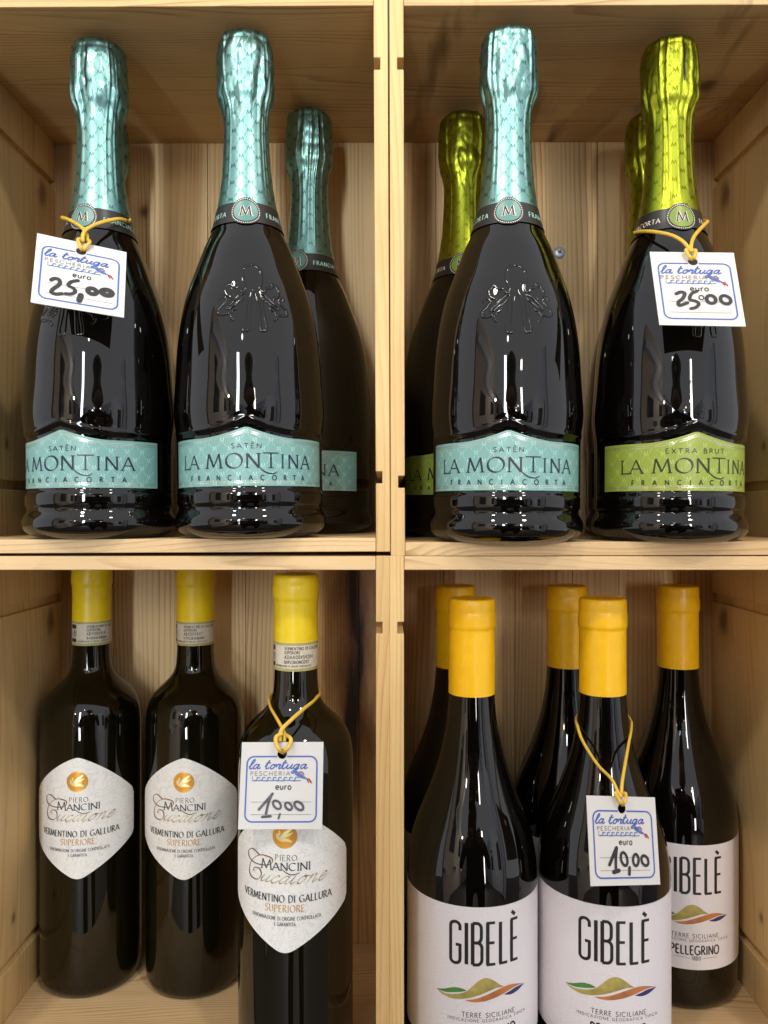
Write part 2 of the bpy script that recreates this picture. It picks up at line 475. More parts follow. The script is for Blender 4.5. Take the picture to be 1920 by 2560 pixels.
c1 = crate('wine_crate', 'upper left pine crate holding four teal foil bottles', -0.2745, -0.0048, -0.0158, 0.3100, M['wood_ceiling'], M['wood_x'], radians(-0.28), seed=3)
c2 = crate('wine_crate', 'upper right pine crate with dark stains on its ceiling and a screw in its back', 0.0128, 0.2769, -0.0186, 0.3098, M['wood_stain'], M['wood_x'], radians(-0.15), seed=8)
c3 = crate('wine_crate', 'lower left pine crate with a black bark streak in its back', -0.2698, -0.0049, -0.3620, -0.0355, M['wood_x'], M['wood_x'], 0, True, seed=5)
c4 = crate('wine_crate', 'lower right pine crate holding five amber capped bottles with white labels', 0.0122, 0.2748, -0.3620, -0.0355, M['wood_x'], M['wood_x'], 0, False, seed=11)

# screw in the back of the upper right crate
def screw(parent, lx, lz):
    vs, fs = [], []
    n = 24
    prof = [(0.0, -0.0016), (0.0027, -0.0015), (0.0046, -0.0009), (0.0050, 0.0)]
    for r, y in prof[1:]:
        for k in range(n):
            a = 2 * pi * k / n
            vs.append((r * cos(a), y, r * sin(a)))
    vs.append((0, prof[0][1], 0))
    for j in range(2):
        for k in range(n):
            fs.append((j * n + k, j * n + (k + 1) % n, (j + 1) * n + (k + 1) % n, (j + 1) * n + k))
    for k in range(n):
        fs.append((3 * n, (k + 1) % n, k))
    o = mesh_obj('screw', vs, fs, M['zinc'], parent, True)
    o.location = (lx, YB, lz)
    for a in (35, 125):
        s = box('cross_recess', -0.0020, 0.0020, -0.0021 - a * 1e-6, -0.00165, -0.0004, 0.0004, M['slit'], o)
        s.rotation_euler = (0, radians(a), 0)
p = unproj(1400, 633, YB)
screw(c2, p.x - 0.0035, p.z - (-0.0186 - T))

# ------------------------------------------------------------------ stroke lettering
def E(cx, cy, rx, ry, a0, a1, n=None):
    n = n or max(4, int(abs(a1 - a0) / 22))
    return [(cx + rx * cos(radians(a0 + (a1 - a0) * i / n)), cy + ry * sin(radians(a0 + (a1 - a0) * i / n))) for i in range(n + 1)]

def smooth(pts, n=5):
    out = []
    P_ = [pts[0]] + list(pts) + [pts[-1]]
    for i in range(1, len(P_) - 2):
        a, b, c, d = P_[i - 1], P_[i], P_[i + 1], P_[i + 2]
        for k in range(n):
            t = k / n
            out.append(tuple(0.5 * ((2 * b[q]) + (-a[q] + c[q]) * t + (2 * a[q] - 5 * b[q] + 4 * c[q] - d[q]) * t * t + (-a[q] + 3 * b[q] - 3 * c[q] + d[q]) * t ** 3) for q in range(len(b))))
    out.append(tuple(pts[-1]))
    return out

S_ = smooth
G = {
 'A': (0.80, [[(0, 0), (.4, 1)], [(.4, 1), (.8, 0)], [(.14, .34), (.66, .34)]]),
 'B': (0.62, [[(.08, 0), (.08, 1)], [(.08, 1), (.26, 1)] + E(.26, .765, .24, .235, 90, -90) + [(.08, .53)], [(.08, .53), (.3, .53)] + E(.3, .265, .29, .265, 90, -90) + [(.08, 0)]]),
 'C': (0.80, [E(.45, .5, .43, .5, 48, 312)]),
 'D': (0.80, [[(.08, 0), (.08, 1)], [(.08, 1), (.3, 1)] + E(.3, .5, .44, .5, 90, -90) + [(.08, 0)]]),
 'E': (0.58, [[(.08, 0), (.08, 1)], [(.08, 1), (.52, 1)], [(.08, .52), (.46, .52)], [(.08, 0), (.55, 0)]]),
 'F': (0.56, [[(.08, 0), (.08, 1)], [(.08, 1), (.52, 1)], [(.08, .5), (.45, .5)]]),
 'G': (0.86, [E(.45, .5, .43, .5, 48, 300) + [(.80, .14), (.80, .44)], [(.80, .44), (.55, .44)]]),
 'H': (0.80, [[(.08, 0), (.08, 1)], [(.72, 0), (.72, 1)], [(.08, .52), (.72, .52)]]),
 'I': (0.22, [[(.11, 0), (.11, 1)]]),
 'J': (0.42, [S_([(.34, 1), (.34, .25), (.2, 0), (0, .08)])]),
 'K': (0.68, [[(.08, 0), (.08, 1)], [(.62, 1), (.08, .42)], [(.24, .58), (.66, 0)]]),
 'L': (0.55, [[(.08, 0), (.08, 1)], [(.08, 0), (.52, 0)]]),
 'M': (0.98, [[(.04, 0), (.16, 1)], [(.16, 1), (.49, .06)], [(.49, .06), (.82, 1)], [(.82, 1), (.94, 0)]]),
 'N': (0.82, [[(.08, 0), (.08, 1)], [(.08, 1), (.74, 0)], [(.74, 0), (.74, 1)]]),
 'O': (0.92, [E(.46, .5, .43, .5, 90, 450, 18)]),
 'P': (0.60, [[(.08, 0), (.08, 1)], [(.08, 1), (.28, 1)] + E(.28, .74, .26, .26, 90, -90) + [(.08, .48)]]),
 'Q': (0.92, [E(.46, .5, .43, .5, 90, 450, 18), [(.5, .25), (.85, -.15)]]),
 'R': (0.66, [[(.08, 0), (.08, 1)], [(.08, 1), (.27, 1)] + E(.27, .75, .25, .25, 90, -90) + [(.08, .5)], [(.28, .5), (.64, 0)]]),
 'S': (0.56, [S_([(.50, .86), (.38, .98), (.16, .96), (.07, .76), (.2, .58), (.4, .44), (.52, .24), (.40, .03), (.16, .01), (.03, .16)])]),
 'T': (0.68, [[(.34, 0), (.34, 1)], [(0, 1), (.68, 1)]]),
 'U': (0.76, [[(.08, 1), (.08, .35)] + E(.38, .33, .30, .33, 180, 360) + [(.68, .35), (.68, 1)]]),
 'V': (0.74, [[(0, 1), (.37, 0)], [(.37, 0), (.74, 1)]]),
 'W': (1.05, [[(0, 1), (.27, 0)], [(.27, 0), (.52, 1)], [(.52, 1), (.78, 0)], [(.78, 0), (1.05, 1)]]),
 'X': (0.70, [[(.03, 0), (.66, 1)], [(.03, 1), (.66, 0)]]),
 'Y': (0.68, [[(.34, 0), (.34, .48)], [(.34, .48), (0, 1)], [(.34, .48), (.68, 1)]]),
 'Z': (0.64, [[(.04, 1), (.60, 1), (.04, 0), (.62, 0)]]),
 '0': (0.62, [E(.31, .5, .26, .5, 90, 450, 16)]),
 '1': (0.40, [[(.06, .8), (.24, 1), (.24, 0)]]),
 '2': (0.60, [S_([(.06, .78), (.16, .97), (.38, .98), (.5, .76), (.4, .5), (.18, .24), (.05, 0)]) + [(.55, 0)]]),
 '3': (0.58, [S_([(.06, .88), (.28, 1), (.48, .8), (.36, .56), (.2, .53), (.4, .48), (.52, .26), (.34, .0), (.05, .1)])]),
 '4': (0.62, [[(.44, 0), (.44, 1), (.04, .3), (.58, .3)]]),
 '5': (0.58, [[(.48, 1), (.14, 1), (.1, .56)] + S_([(.1, .56), (.3, .62), (.5, .4), (.42, .06), (.2, .0), (.04, .1)])]),
 '6': (0.60, [S_([(.46, .96), (.2, .8), (.07, .4), (.16, .04), (.4, .02), (.52, .28), (.4, .54), (.18, .5), (.08, .34)])]),
 '7': (0.55, [[(.04, 1), (.52, 1), (.2, 0)]]),
 '8': (0.58, [E(.29, .76, .2, .24, 90, 450, 12), E(.29, .27, .25, .27, 90, 450, 12)]),
 '9': (0.60, [S_([(.5, .66), (.4, .45), (.16, .46), (.07, .72), (.2, .98), (.42, .96), (.52, .66), (.44, .25), (.14, .02)])]),
 'e': (0.50, [[(.07, .26), (.43, .26)] + E(.25, .26, .19, .25, 0, 318)]),
 'u': (0.52, [[(.08, .5), (.08, .2)] + E(.24, .18, .16, .18, 180, 350) + [(.40, .2)], [(.42, .5), (.42, 0)]]),
 'r': (0.34, [[(.08, 0), (.08, .5)], S_([(.08, .3), (.16, .46), (.32, .5)])]),
 'o': (0.54, [E(.27, .25, .2, .25, 90, 450, 14)]),
 'm': (0.80, [[(.08, 0), (.08, .5)], S_([(.08, .3), (.22, .5), (.38, .36)]) + [(.38, 0)], S_([(.38, .3), (.52, .5), (.68, .36)]) + [(.68, 0)]]),
 'c': (0.48, [E(.26, .25, .2, .25, 45, 315)]),
 'l': (0.20, [[(.1, 0), (.1, 1)]]),
}

class Ink:
    """gathers flat print strokes in (u, v) metres and lays them on a surface"""
    def __init__(self, fn, lift=0.00006, maxlen=0.0022):
        self.fn, self.lift, self.maxlen = fn, lift, maxlen
        self.v, self.f, self.k = [], [], 0
    def _p(self, u, v, off):
        self.v.append(tuple(self.fn(u, v, off)))
        return len(self.v) - 1
    def ribbon(self, pts, width, nib=None, closed=False, taper=False):
        """nib = (thin share, angle)"""
        P_ = [pts[0]]
        for q in pts[1:]:
            a = P_[-1]
            d = sqrt((q[0] - a[0]) ** 2 + (q[1] - a[1]) ** 2)
            if d < 1e-7: continue
            n = max(1, int(d / self.maxlen) + (1 if d > self.maxlen else 0))
            for i in range(1, n + 1):
                P_.append((a[0] + (q[0] - a[0]) * i / n, a[1] + (q[1] - a[1]) * i / n))
        if len(P_) < 2: return
        self.k += 1
        off = self.lift + (self.k % 7) * 0.000006
        prev = None
        n = len(P_)
        for i in range(n):
            a = P_[max(0, i - 1)]; b = P_[min(n - 1, i + 1)]
            if closed and i in (0, n - 1):
                a, b = P_[-2], P_[1]
            dx, dy = b[0] - a[0], b[1] - a[1]
            l = sqrt(dx * dx + dy * dy) or 1e-9
            dx, dy = dx / l, dy / l
            wd = width
            if nib:
                s = abs(sin(atan2(dy, dx) - radians(nib[1])))
                wd = width * (nib[0] + (1 - nib[0]) * s ** 1.3)
            if taper:
                t = i / (n - 1)
                wd *= 0.35 + 0.65 * sin(pi * min(1, max(0, t))) ** 0.6
            # mitre
            mt = 1.0
            if 0 < i < n - 1:
                d1 = (P_[i][0] - a[0], P_[i][1] - a[1]); d2 = (b[0] - P_[i][0], b[1] - P_[i][1])
                l1 = sqrt(d1[0] ** 2 + d1[1] ** 2) or 1e-9; l2 = sqrt(d2[0] ** 2 + d2[1] ** 2) or 1e-9
                c = (d1[0] * d2[0] + d1[1] * d2[1]) / l1 / l2
                mt = min(1.2, 1 / max(0.4, sqrt(max(0.0, (1 + c) / 2))))
            nx, ny = -dy * wd * 0.5 * mt, dx * wd * 0.5 * mt
            l_ = self._p(P_[i][0] + nx, P_[i][1] + ny, off)
            r_ = self._p(P_[i][0] - nx, P_[i][1] - ny, off)
            if prev: self.f.append((prev[0], prev[1], r_, l_))
            prev = (l_, r_)
    def disc(self, cx, cy, r, n=10, ry=None, off=None):
        self.k += 1
        off = self.lift + (self.k % 7) * 0.000006 if off is None else off
        ry = ry or r
        rings = max(1, int(r / 0.0025))
        c = self._p(cx, cy, off)
        pr = None
        for j in range(1, rings + 1):
            cur = [self._p(cx + r * j / rings * cos(2 * pi * k / n), cy + ry * j / rings * sin(2 * pi * k / n), off) for k in range(n)]
            for k in range(n):
                if pr is None: self.f.append((c, cur[k], cur[(k + 1) % n]))
                else: self.f.append((pr[k], cur[k], cur[(k + 1) % n], pr[(k + 1) % n]))
            pr = cur
    def band(self, us, lo, hi, nv=1):
        """filled area between two curves lo(u), hi(u)"""
        self.k += 1
        off = self.lift + (self.k % 7) * 0.000006
        prev = None
        for u in us:
            a, b = lo(u), hi(u)
            cur = [self._p(u, a + (b - a) * j / nv, off) for j in range(nv + 1)]
            if prev:
                for j in range(nv): self.f.append((prev[j], cur[j], cur[j + 1], prev[j + 1]))
            prev = cur
    def text(self, s, x, y, h, weight=0.1, xs=1.0, gap=0.12, align='c', serif=0, nib=None, rise=None, shear=0.0, font=G, sizes=None):
        adv, tot = [], 0
        for i, ch in enumerate(s):
            sz = sizes[i] if sizes else 1.0
            wd = (font[ch][0] if ch in font else 0.38) * sz
            adv.append(tot); tot += (wd + gap)
        tot -= gap
        k = h * xs
        x0 = x - (tot * k / 2 if align == 'c' else (tot * k if align == 'r' else 0))
        for i, ch in enumerate(s):
            if ch not in font: continue
            sz = sizes[i] if sizes else 1.0
            def mp(p):
                xx = x0 + (adv[i] + (p[0] + shear * p[1]) * sz) * k
                yy = y + p[1] * h * sz
                if rise: yy += rise(xx)
                return (xx, yy)
            ends = []
            for st in font[ch][1]:
                cl = len(st) > 8 and abs(st[0][0] - st[-1][0]) < 1e-6 and abs(st[0][1] - st[-1][1]) < 1e-6
                self.ribbon([mp(p) for p in st], weight * h, nib, closed=cl)
                if serif:
                    for e_, q in ((st[0], st[1]), (st[-1], st[-2])):
                        if abs(e_[1]) < 0.01 or abs(e_[1] - 1) < 0.01:
                            if abs(e_[1] - q[1]) > 1.1 * abs(e_[0] - q[0]):
                                ends.append(e_)
            for e_ in ends:
                if sum(1 for q in ends if abs(q[0] - e_[0]) < 0.03 and abs(q[1] - e_[1]) < 0.03) == 1:
                    self.ribbon([mp((e_[0] - serif, e_[1])), mp((e_[0] + serif, e_[1]))], weight * h * 0.42)
        return x0, tot * k
    def build(self, name, mat, parent):
        o = mesh_obj(name, self.v, self.f, mat, parent)
        return o

# ------------------------------------------------------------------ surfaces of revolution
def interp(prof, h):
    if h <= prof[0][0]: return prof[0][1]
    if h >= prof[-1][0]: return prof[-1][1]
    for i in range(len(prof) - 1):
        if prof[i][0] <= h <= prof[i + 1][0]:
            h0, r0 = prof[i]; h1, r1 = prof[i + 1]
            m0 = (r1 - prof[i - 1][1]) / (h1 - prof[i - 1][0]) if i > 0 else (r1 - r0) / (h1 - h0)
            m1 = (prof[i + 2][1] - r0) / (prof[i + 2][0] - h0) if i < len(prof) - 2 else (r1 - r0) / (h1 - h0)
            sl = (r1 - r0) / (h1 - h0)
            if sl == 0: m0 = m1 = 0
            else:
                if m0 * sl < 0: m0 = 0
                if m1 * sl < 0: m1 = 0
                m0 = max(-3 * abs(sl), min(3 * abs(sl), m0)); m1 = max(-3 * abs(sl), min(3 * abs(sl), m1))
            d = h1 - h0; t = (h - h0) / d
            return ((2 * t ** 3 - 3 * t * t + 1) * r0 + (t ** 3 - 2 * t * t + t) * d * m0 + (-2 * t ** 3 + 3 * t * t) * r1 + (t ** 3 - t * t) * d * m1)

def lathe(name, hs, R, nt, mat, parent, off=0.0, cap_top=True, cap_bot=True):
    vs, fs = [], []
    for h in hs:
        for k in range(nt):
            a = 2 * pi * k / nt
            r = R(a if a <= pi else a - 2 * pi, h) + off
            vs.append((r * sin(a), -r * cos(a), h))
    m = len(hs)
    for j in range(m - 1):
        for k in range(nt):
            k2 = (k + 1) % nt
            fs.append((j * nt + k, j * nt + k2, (j + 1) * nt + k2, (j + 1) * nt + k))
    if cap_bot:
        vs.append((0, 0, hs[0])); c = len(vs) - 1
        for k in range(nt): fs.append((c, (k + 1) % nt, k))
    if cap_top:
        vs.append((0, 0, hs[-1])); c = len(vs) - 1
        for k in range(nt): fs.append((c, (m - 1) * nt + k, (m - 1) * nt + (k + 1) % nt))
    return mesh_obj(name, vs, fs, mat, parent, True)

def on_surface(R, r0):
    """u arc length at reference radius r0, v height -> point"""
    def fn(u, v, off):
        a = u / r0
        r = R(a, v) + off
        return (r * sin(a), -r * cos(a), v)
    return fn

def label_patch(name, fn, us, lo, hi, nv, mat, parent, off=0.00022, skirt=0.00022):
    vs, fs = [], []
    n = len(us)
    for u in us:
        a, b = lo(u), hi(u)
        for j in range(nv + 1):
            vs.append(fn(u, a + (b - a) * j / nv, off))
    for i in range(n - 1):
        for j in range(nv):
            q = i * (nv + 1) + j
            fs.append((q, q + nv + 1, q + nv + 2, q + 1))
    # paper edge back to the glass
    loop = [(i, 0) for i in range(n)] + [(n - 1, j) for j in range(1, nv + 1)] + [(i, nv) for i in range(n - 2, -1, -1)] + [(0, j) for j in range(nv - 1, 0, -1)]
    base = len(vs)
    for (i, j) in loop:
        u = us[i]; a, b = lo(u), hi(u)
        vs.append(fn(u, a + (b - a) * j / nv, off - skirt))
    L_ = len(loop)
    for q in range(L_):
        q2 = (q + 1) % L_
        i, j = loop[q]; i2, j2 = loop[q2]
        fs.append((i * (nv + 1) + j, base + q, base + q2, i2 * (nv + 1) + j2))
    o = mesh_obj(name, vs, fs, mat, parent, False)
    return o

def lin(a, b, n):
    return [a + (b - a) * i / n for i in range(n + 1)]

def sstep(x, a, b):
    t = max(0.0, min(1.0, (x - a) / (b - a)))
    return t * t * (3 - 2 * t)

# ------------------------------------------------------------------ sparkling bottles
SP = [(0.0, 0.036), (0.0012, 0.0405), (0.0045, 0.0462), (0.0085, 0.0482), (0.0115, 0.0482), (0.0148, 0.0468), (0.0178, 0.0452),
      (0.0198, 0.0455), (0.0210, 0.0463), (0.0275, 0.0463), (0.0290, 0.0456), (0.0300, 0.0450), (0.0315, 0.0449), (0.0600, 0.0449),
      (0.0680, 0.0455), (0.0760, 0.0465), (0.0850, 0.0468), (0.0943, 0.04665), (0.1093, 0.0460), (0.1243, 0.0447), (0.1393, 0.0424), (0.1543, 0.0388),
      (0.1693, 0.0335), (0.1843, 0.0278), (0.1950, 0.0229), (0.2023, 0.0206), (0.2143, 0.0181), (0.2293, 0.0157), (0.2443, 0.0145),
      (0.2593, 0.0137), (0.2743, 0.0140), (0.2900, 0.0150), (0.3200, 0.0150)]
LR = 0.0449
def ltop(a):
    t = max(0.0, 1 - abs(a) / radians(38))
    return 0.0600 + 0.0066 * t ** 1.8
def RG(a, h):
    r = interp(SP, h)
    if 0.0285 < h < 0.105:
        inside = (1 - sstep(h, ltop(a) + 0.0012, ltop(a) + 0.0048)) * (1 - sstep(abs(a), radians(79.5), radians(83)))
        out = 0.0013 * (1 - inside) * sstep(h, 0.0285, 0.0300) * (1 - sstep(h, 0.072, 0.105))
        lip = 0.0005 * exp(-((h - ltop(a) - 0.0052) / 0.0014) ** 2) * (1 - sstep(abs(a), radians(79), radians(84)))
        r += out + lip
    return r

FO = [(0.2030, 0.0208), (0.2143, 0.0185), (0.2293, 0.0162), (0.2443, 0.0150), (0.2593, 0.0143), (0.2700, 0.0145), (0.2760, 0.0153),
      (0.2820, 0.0174), (0.2880, 0.0180), (0.2980, 0.0179), (0.3090, 0.0176), (0.3130, 0.0171), (0.3145, 0.0168), (0.3165, 0.0168),
      (0.3190, 0.0158), (0.3212, 0.0135), (0.3226, 0.0095), (0.3234, 0.0045), (0.3236, 0.0008)]
def foil_R(seed):
    rnd = random.Random(seed)
    creases = [(rnd.uniform(-pi, pi), rnd.uniform(0.04, 0.09), rnd.uniform(0.0003, 0.0008)) for _ in range(7)]
    creases += [(radians(-38) + rnd.uniform(-.1, .1), 0.05, 0.0007), (radians(42) + rnd.uniform(-.1, .1), 0.05, 0.0008), (radians(66), 0.05, 0.0006)]
    folds = [(rnd.uniform(-pi, pi), rnd.uniform(0.10, 0.22), rnd.uniform(0.0006, 0.0016), rnd.uniform(0.274, 0.286)) for _ in range(9)]
    ox = rnd.uniform(0, 50)
    def R(a, h):
        r = interp(FO, h)
        cz = sstep(h, 0.252, 0.284)
        top = 1 - sstep(h, 0.3215, 0.3234)
        x, y = cos(a), sin(a)
        # long vertical creases
        for ca, cw, am in creases:
            d = (a - ca + 0.10 * sin((h - 0.2) * 30 + ca * 3) * (0.2 + cz) + pi) % (2 * pi) - pi
            if abs(d) < cw * 3:
                k = 1 - abs(d) / (cw * 1.5)
                if k > 0: r += am * k * (0.55 + 0.45 * cz) * sstep(h, 0.209, 0.232) * top
        # pleats pinched in under the wire cage
        for ca, cw, am, hc in folds:
            d = (a - ca + pi) % (2 * pi) - pi
            if abs(d) < cw * 2.2:
                k = max(0.0, 1 - abs(d) / (cw * (1 + 14 * max(0, h - hc))))
                r -= am * k * exp(-((h - hc) / 0.009) ** 2)
        # crumple
        v = Vector((x * 1.5 + ox, y * 1.5, h * 48))
        rid = abs(noise.noise(v)) * 2.4
        v2 = Vector((x * 3.4 + ox, y * 3.4, h * 120 + 9))
        rid2 = abs(noise.noise(v2)) * 2.2
        v3 = Vector((x * 6.5 + ox, y * 6.5, h * 60))
        amp = 0.00004 + 0.00075 * cz
        r += (amp * (rid - 0.4) + amp * 0.34 * (rid2 - 0.4) + amp * 0.18 * noise.noise(v3)) * top * sstep(h, 0.206, 0.222)
        if h < 0.318: r = max(r, interp(SP, h) + 0.00035)
        return r
    return R

def unproj_on_bottle(sx, sy, X, Y, Zf, R, rot):
    """photo pixel -> (angle, height) on a bottle's near side"""
    d = Y - 0.03
    h, a = 0.15, 0
    for _ in range(12):
        xo = (sx - 960) * d / F - X
        h = (1280 - sy) * d / F - Zf
        r = R(0, h)
        xo = max(-r * 0.98, min(r * 0.98, xo))
        d = Y - sqrt(r * r - xo * xo)
        a = atan2(xo, Y - d)
    return a - rot, h

GLASS_MESH = None
def build_crest(fnR, X, Y, Zf, rot, parent):
    """raised figure moulded in the glass: rounded ridges"""
    Ls = [[(640, 895), (655, 925), (697, 905), (675, 800), (690, 705), (770, 662), (850, 705), (862, 800), (843, 905), (885, 925), (900, 895)],
          [(768, 900), (742, 990), (722, 1120), (707, 1295), (678, 1310), (648, 1290), (675, 1130), (690, 1010), (700, 940)],
          [(772, 900), (798, 990), (818, 1120), (833, 1295), (862, 1310), (892, 1290), (865, 1130), (850, 1010), (840, 940)]]
    half = [[(697, 945), (640, 965), (570, 1030), (512, 1090), (535, 1098), (600, 1050), (660, 1000), (695, 962)],
            [(640, 885), (600, 888), (565, 872), (572, 855), (530, 872), (503, 920), (520, 970), (560, 990), (555, 1010)],
            [(452, 1018), (465, 990), (498, 990), (505, 1025), (470, 1070), (432, 1115), (428, 1155), (470, 1162), (530, 1150), (540, 1190), (570, 1210)],
            [(608, 1068), (598, 1095), (565, 1120), (545, 1145)]]
    for hl in half:
        Ls.append(hl); Ls.append([(1540 - x_, y_) for x_, y_ in hl])
    vs, fs = [], []
    for L_ in Ls:
        pts = []
        for (zx, zy) in smooth(L_, 7):
            a, h = unproj_on_bottle(420 + zx / 3.95, 500 + zy / 3.95, X, Y, Zf, fnR, rot)
            a -= atan2(-X, Y) * 0
            r = fnR(a, h) - 0.00078
            pts.append(Vector((r * sin(a), -r * cos(a), h)))
        tube_pts(pts, 0.00125, vs, fs, 20)
    return mesh_obj('moulded_crest', vs, fs, M['glass'], parent, True)

def tube_pts(pts, rad, vs, fs, n=10, flat=1.0, closed=False, caps=True):
    base0 = len(vs)
    up = Vector((0.13, 0.97, 0.2)).normalized()
    m = len(pts)
    for i, p_ in enumerate(pts):
        a = pts[max(0, i - 1)]; b = pts[min(m - 1, i + 1)]
        t = (b - a)
        if t.length < 1e-9: t = Vector((0, 0, 1))
        t.normalize()
        s = t.cross(up)
        if s.length < 1e-3: s = t.cross(Vector((1, 0, 0)))
        s.normalize()
        q = s.cross(t).normalized()
        rr = rad(i / (m - 1)) if callable(rad) else rad
        for k in range(n):
            an = 2 * pi * k / n
            vs.append(tuple(p_ + s * cos(an) * rr + q * sin(an) * rr * flat))
    for i in range(m - 1):
        for k in range(n):
            k2 = (k + 1) % n
            fs.append((base0 + i * n + k, base0 + i * n + k2, base0 + (i + 1) * n + k2, base0 + (i + 1) * n + k))
    if caps:
        fs.append(tuple(base0 + k for k in range(n))[::-1])
        fs.append(tuple(base0 + (m - 1) * n + k for k in range(n)))

def facing(X, Y):
    return atan2(-X, Y)

proto = {}
def sparkling(X, Y, Zf, app, kind, label, seed, lean=0.0, slit=None):
    """app = angle in degrees by which the label is turned from facing the lens"""
    rot = radians(app) + facing(X, Y)
    e = empty('sparkling_wine_bottle', (X, Y, Zf), (0, radians(lean), 0))
    e.rotation_euler = (Matrix.Rotation(radians(lean), 3, 'Y') @ Matrix.Rotation(rot, 3, 'Z')).to_euler()
    tag(e, label, 'wine bottle', 'sparkling wine bottles in the two upper crates')
    teal = kind == 'teal'
    if 'glass' not in proto:
        hs = ([0.0, 0.0006, 0.0012, 0.0022, 0.0032, 0.0045, 0.006, 0.0075, 0.009, 0.0105, 0.012, 0.0135, 0.015, 0.0165, 0.018, 0.019, 0.020, 0.021, 0.023, 0.0255, 0.0275, 0.0283, 0.0290, 0.0296, 0.0302, 0.031, 0.033, 0.040, 0.048, 0.055]
              + lin(0.0595, 0.0735, 28) + lin(0.0765, 0.2, 44) + lin(0.203, 0.32, 14))
        g = lathe('glass_body', hs, RG, 240, M['glass'], e)
        cr = build_crest(RG, -0.0859, 0.4985, -0.0172, facing(-0.0859, 0.4985) * 0 + radians(-1.5), g)
        proto['glass'] = (g, cr)
    else:
        g = share('glass_body', proto['glass'][0], e)
        share('moulded_crest', proto['glass'][1], g)
    # foil capsule
    R = foil_R(seed)
    hs = lin(0.2040, 0.250, 26) + lin(0.2512, 0.3130, 76)[0:] + lin(0.3136, 0.3190, 10) + lin(0.3195, 0.3236, 16)
    fo = lathe('foil_capsule', hs, R, 220, M['teal_foil' if teal else 'green_foil'], e, cap_bot=False)
    # embossed monograms and trellis on the foil, relief shade put into their colour
    ink = Ink(on_surface(R, 1.0), 0.00009)
    cols, pitch = 18, 0.0113
    def mono(I, a, h, s, sx_):
        I.ribbon([(a - .5 * sx_, h), (a - .34 * sx_, h + s), (a, h + .1 * s), (a + .34 * sx_, h + s), (a + .5 * sx_, h)], 0.0)
    for c in range(cols):
        a = -pi + 2 * pi * (c + 0.5) / cols
        for r_ in range(11):
            h = 0.2045 + pitch * (r_ + (0.5 if c % 2 else 0))
            if h > 0.3175 or h < 0.2095: continue
            rr = interp(FO, h)
            sa = 0.0030 / rr
            P4 = [(a - .5 * sa, h), (a - .34 * sa, h + .0026), (a, h + .0004), (a + .34 * sa, h + .0026), (a + .5 * sa, h)]
            ink.v += []
            for q in range(4):
                p0, p1 = P4[q], P4[q + 1]
                # width measured in metres: scale angle by radius
                f2 = on_surface(R, 1.0)
                dx, dy = (p1[0] - p0[0]) * rr, p1[1] - p0[1]
                l = sqrt(dx * dx + dy * dy)
                nx, ny = -dy / l * 0.00022 / rr, dx / l * 0.00022
                b0 = len(ink.v)
                for pq, sg in ((p0, 1), (p0, -1), (p1, -1), (p1, 1)):
                    ink.v.append(f2(pq[0] + nx * sg, pq[1] + ny * sg, 0.00020 + q * 0.00001))
                ink.f.append((b0, b0 + 1, b0 + 2, b0 + 3))
            da = 2 * pi / cols
            for sgn in (-1, 1):
                for vert in (-1, 1):
                    p0 = (a + sgn * da * 0.36, h + .0013 + vert * pitch * 0.18)
                    p1 = (a + sgn * da * 0.66, h + .0013 + vert * pitch * 0.34)
                    b0 = len(ink.v)
                    f2 = on_surface(R, 1.0)
                    for pq, dv in ((p0, 0.00012), (p0, -0.00012), (p1, -0.00012), (p1, 0.00012)):
                        ink.v.append(f2(pq[0], pq[1] + dv, 0.00018))
                    ink.f.append((b0, b0 + 1, b0 + 2, b0 + 3))
    ink.build('embossed_monograms', M['teal_emboss_shade' if teal else 'green_emboss_shade'], fo)
    if slit is not None:
        sa, h0, h1 = radians(slit[0]), slit[1], slit[2]
        vs, fs = [], []
        n = 14
        for i in range(n + 1):
            h = h0 + (h1 - h0) * i / n
            wd = 0.030 * min(1.0, (i + 0.3) / 2.0) * (1 if i < n else 0.4)
            for s in (-1, 1):
                a = sa + s * wd + 0.02 * sin(i * 0.7)
                r = R(a, h) + 0.00035
                vs.append((r * sin(a), -r * cos(a), h))
        for i in range(n): fs.append((2 * i, 2 * i + 1, 2 * i + 3, 2 * i + 2))
        mesh_obj('tear_slit', vs, fs, M['slit'], fo)
    # neck band
    RB = lambda a, h: interp(FO, h) + 0.00035 if h > 0.203 else RG(a, h) + 0.00075
    hb = lin(0.1955, 0.2090, 8)
    nb = lathe('neck_band', hb, RB, 96, M['black_band'], e, cap_top=False, cap_bot=False)
    f = on_surface(RB, 0.0205)
    hc = 0.2028
    I = Ink(f, 0.00012); I.disc(0, hc, 0.0092, 40, off=0.00015); I.build('emblem_backing', M['black_band'], nb)
    I = Ink(f, 0.0002); I.disc(0, hc, 0.0072, 36, off=0.0005); I.build('emblem_disc', M['emblem_teal' if teal else 'emblem_green'], nb)
    I = Ink(f, 0.0003)
    for k in range(44):
        I.disc(0.0082 * cos(2 * pi * k / 44), hc + 0.0082 * sin(2 * pi * k / 44), 0.00036, 6)
    I.build('emblem_dots', M['white_dots'], nb)
    I = Ink(f, 0.00062); I.text('M', 0.0001, hc - 0.0033, 0.0066, 0.23, 1.0, serif=0.17, nib=(0.5, 30)); I.build('emblem_letter_outline', M['white_dots'], nb)
    I = Ink(f, 0.00072); I.text('M', 0, hc - 0.0032, 0.0064, 0.15, 1.0, serif=0.13, nib=(0.25, 30)); I.build('emblem_letter', M['black_ink'], nb)
    I = Ink(f, 0.00012)
    I.text('FRANCIACORTA', 0.0125, 0.2000, 0.0030, 0.15, 0.95, gap=0.28, align='l', serif=0.08, nib=(0.4, 30))
    I.build('band_lettering', M['teal_print' if teal else 'white_dots'], nb)
    I = Ink(f, 0.00012)
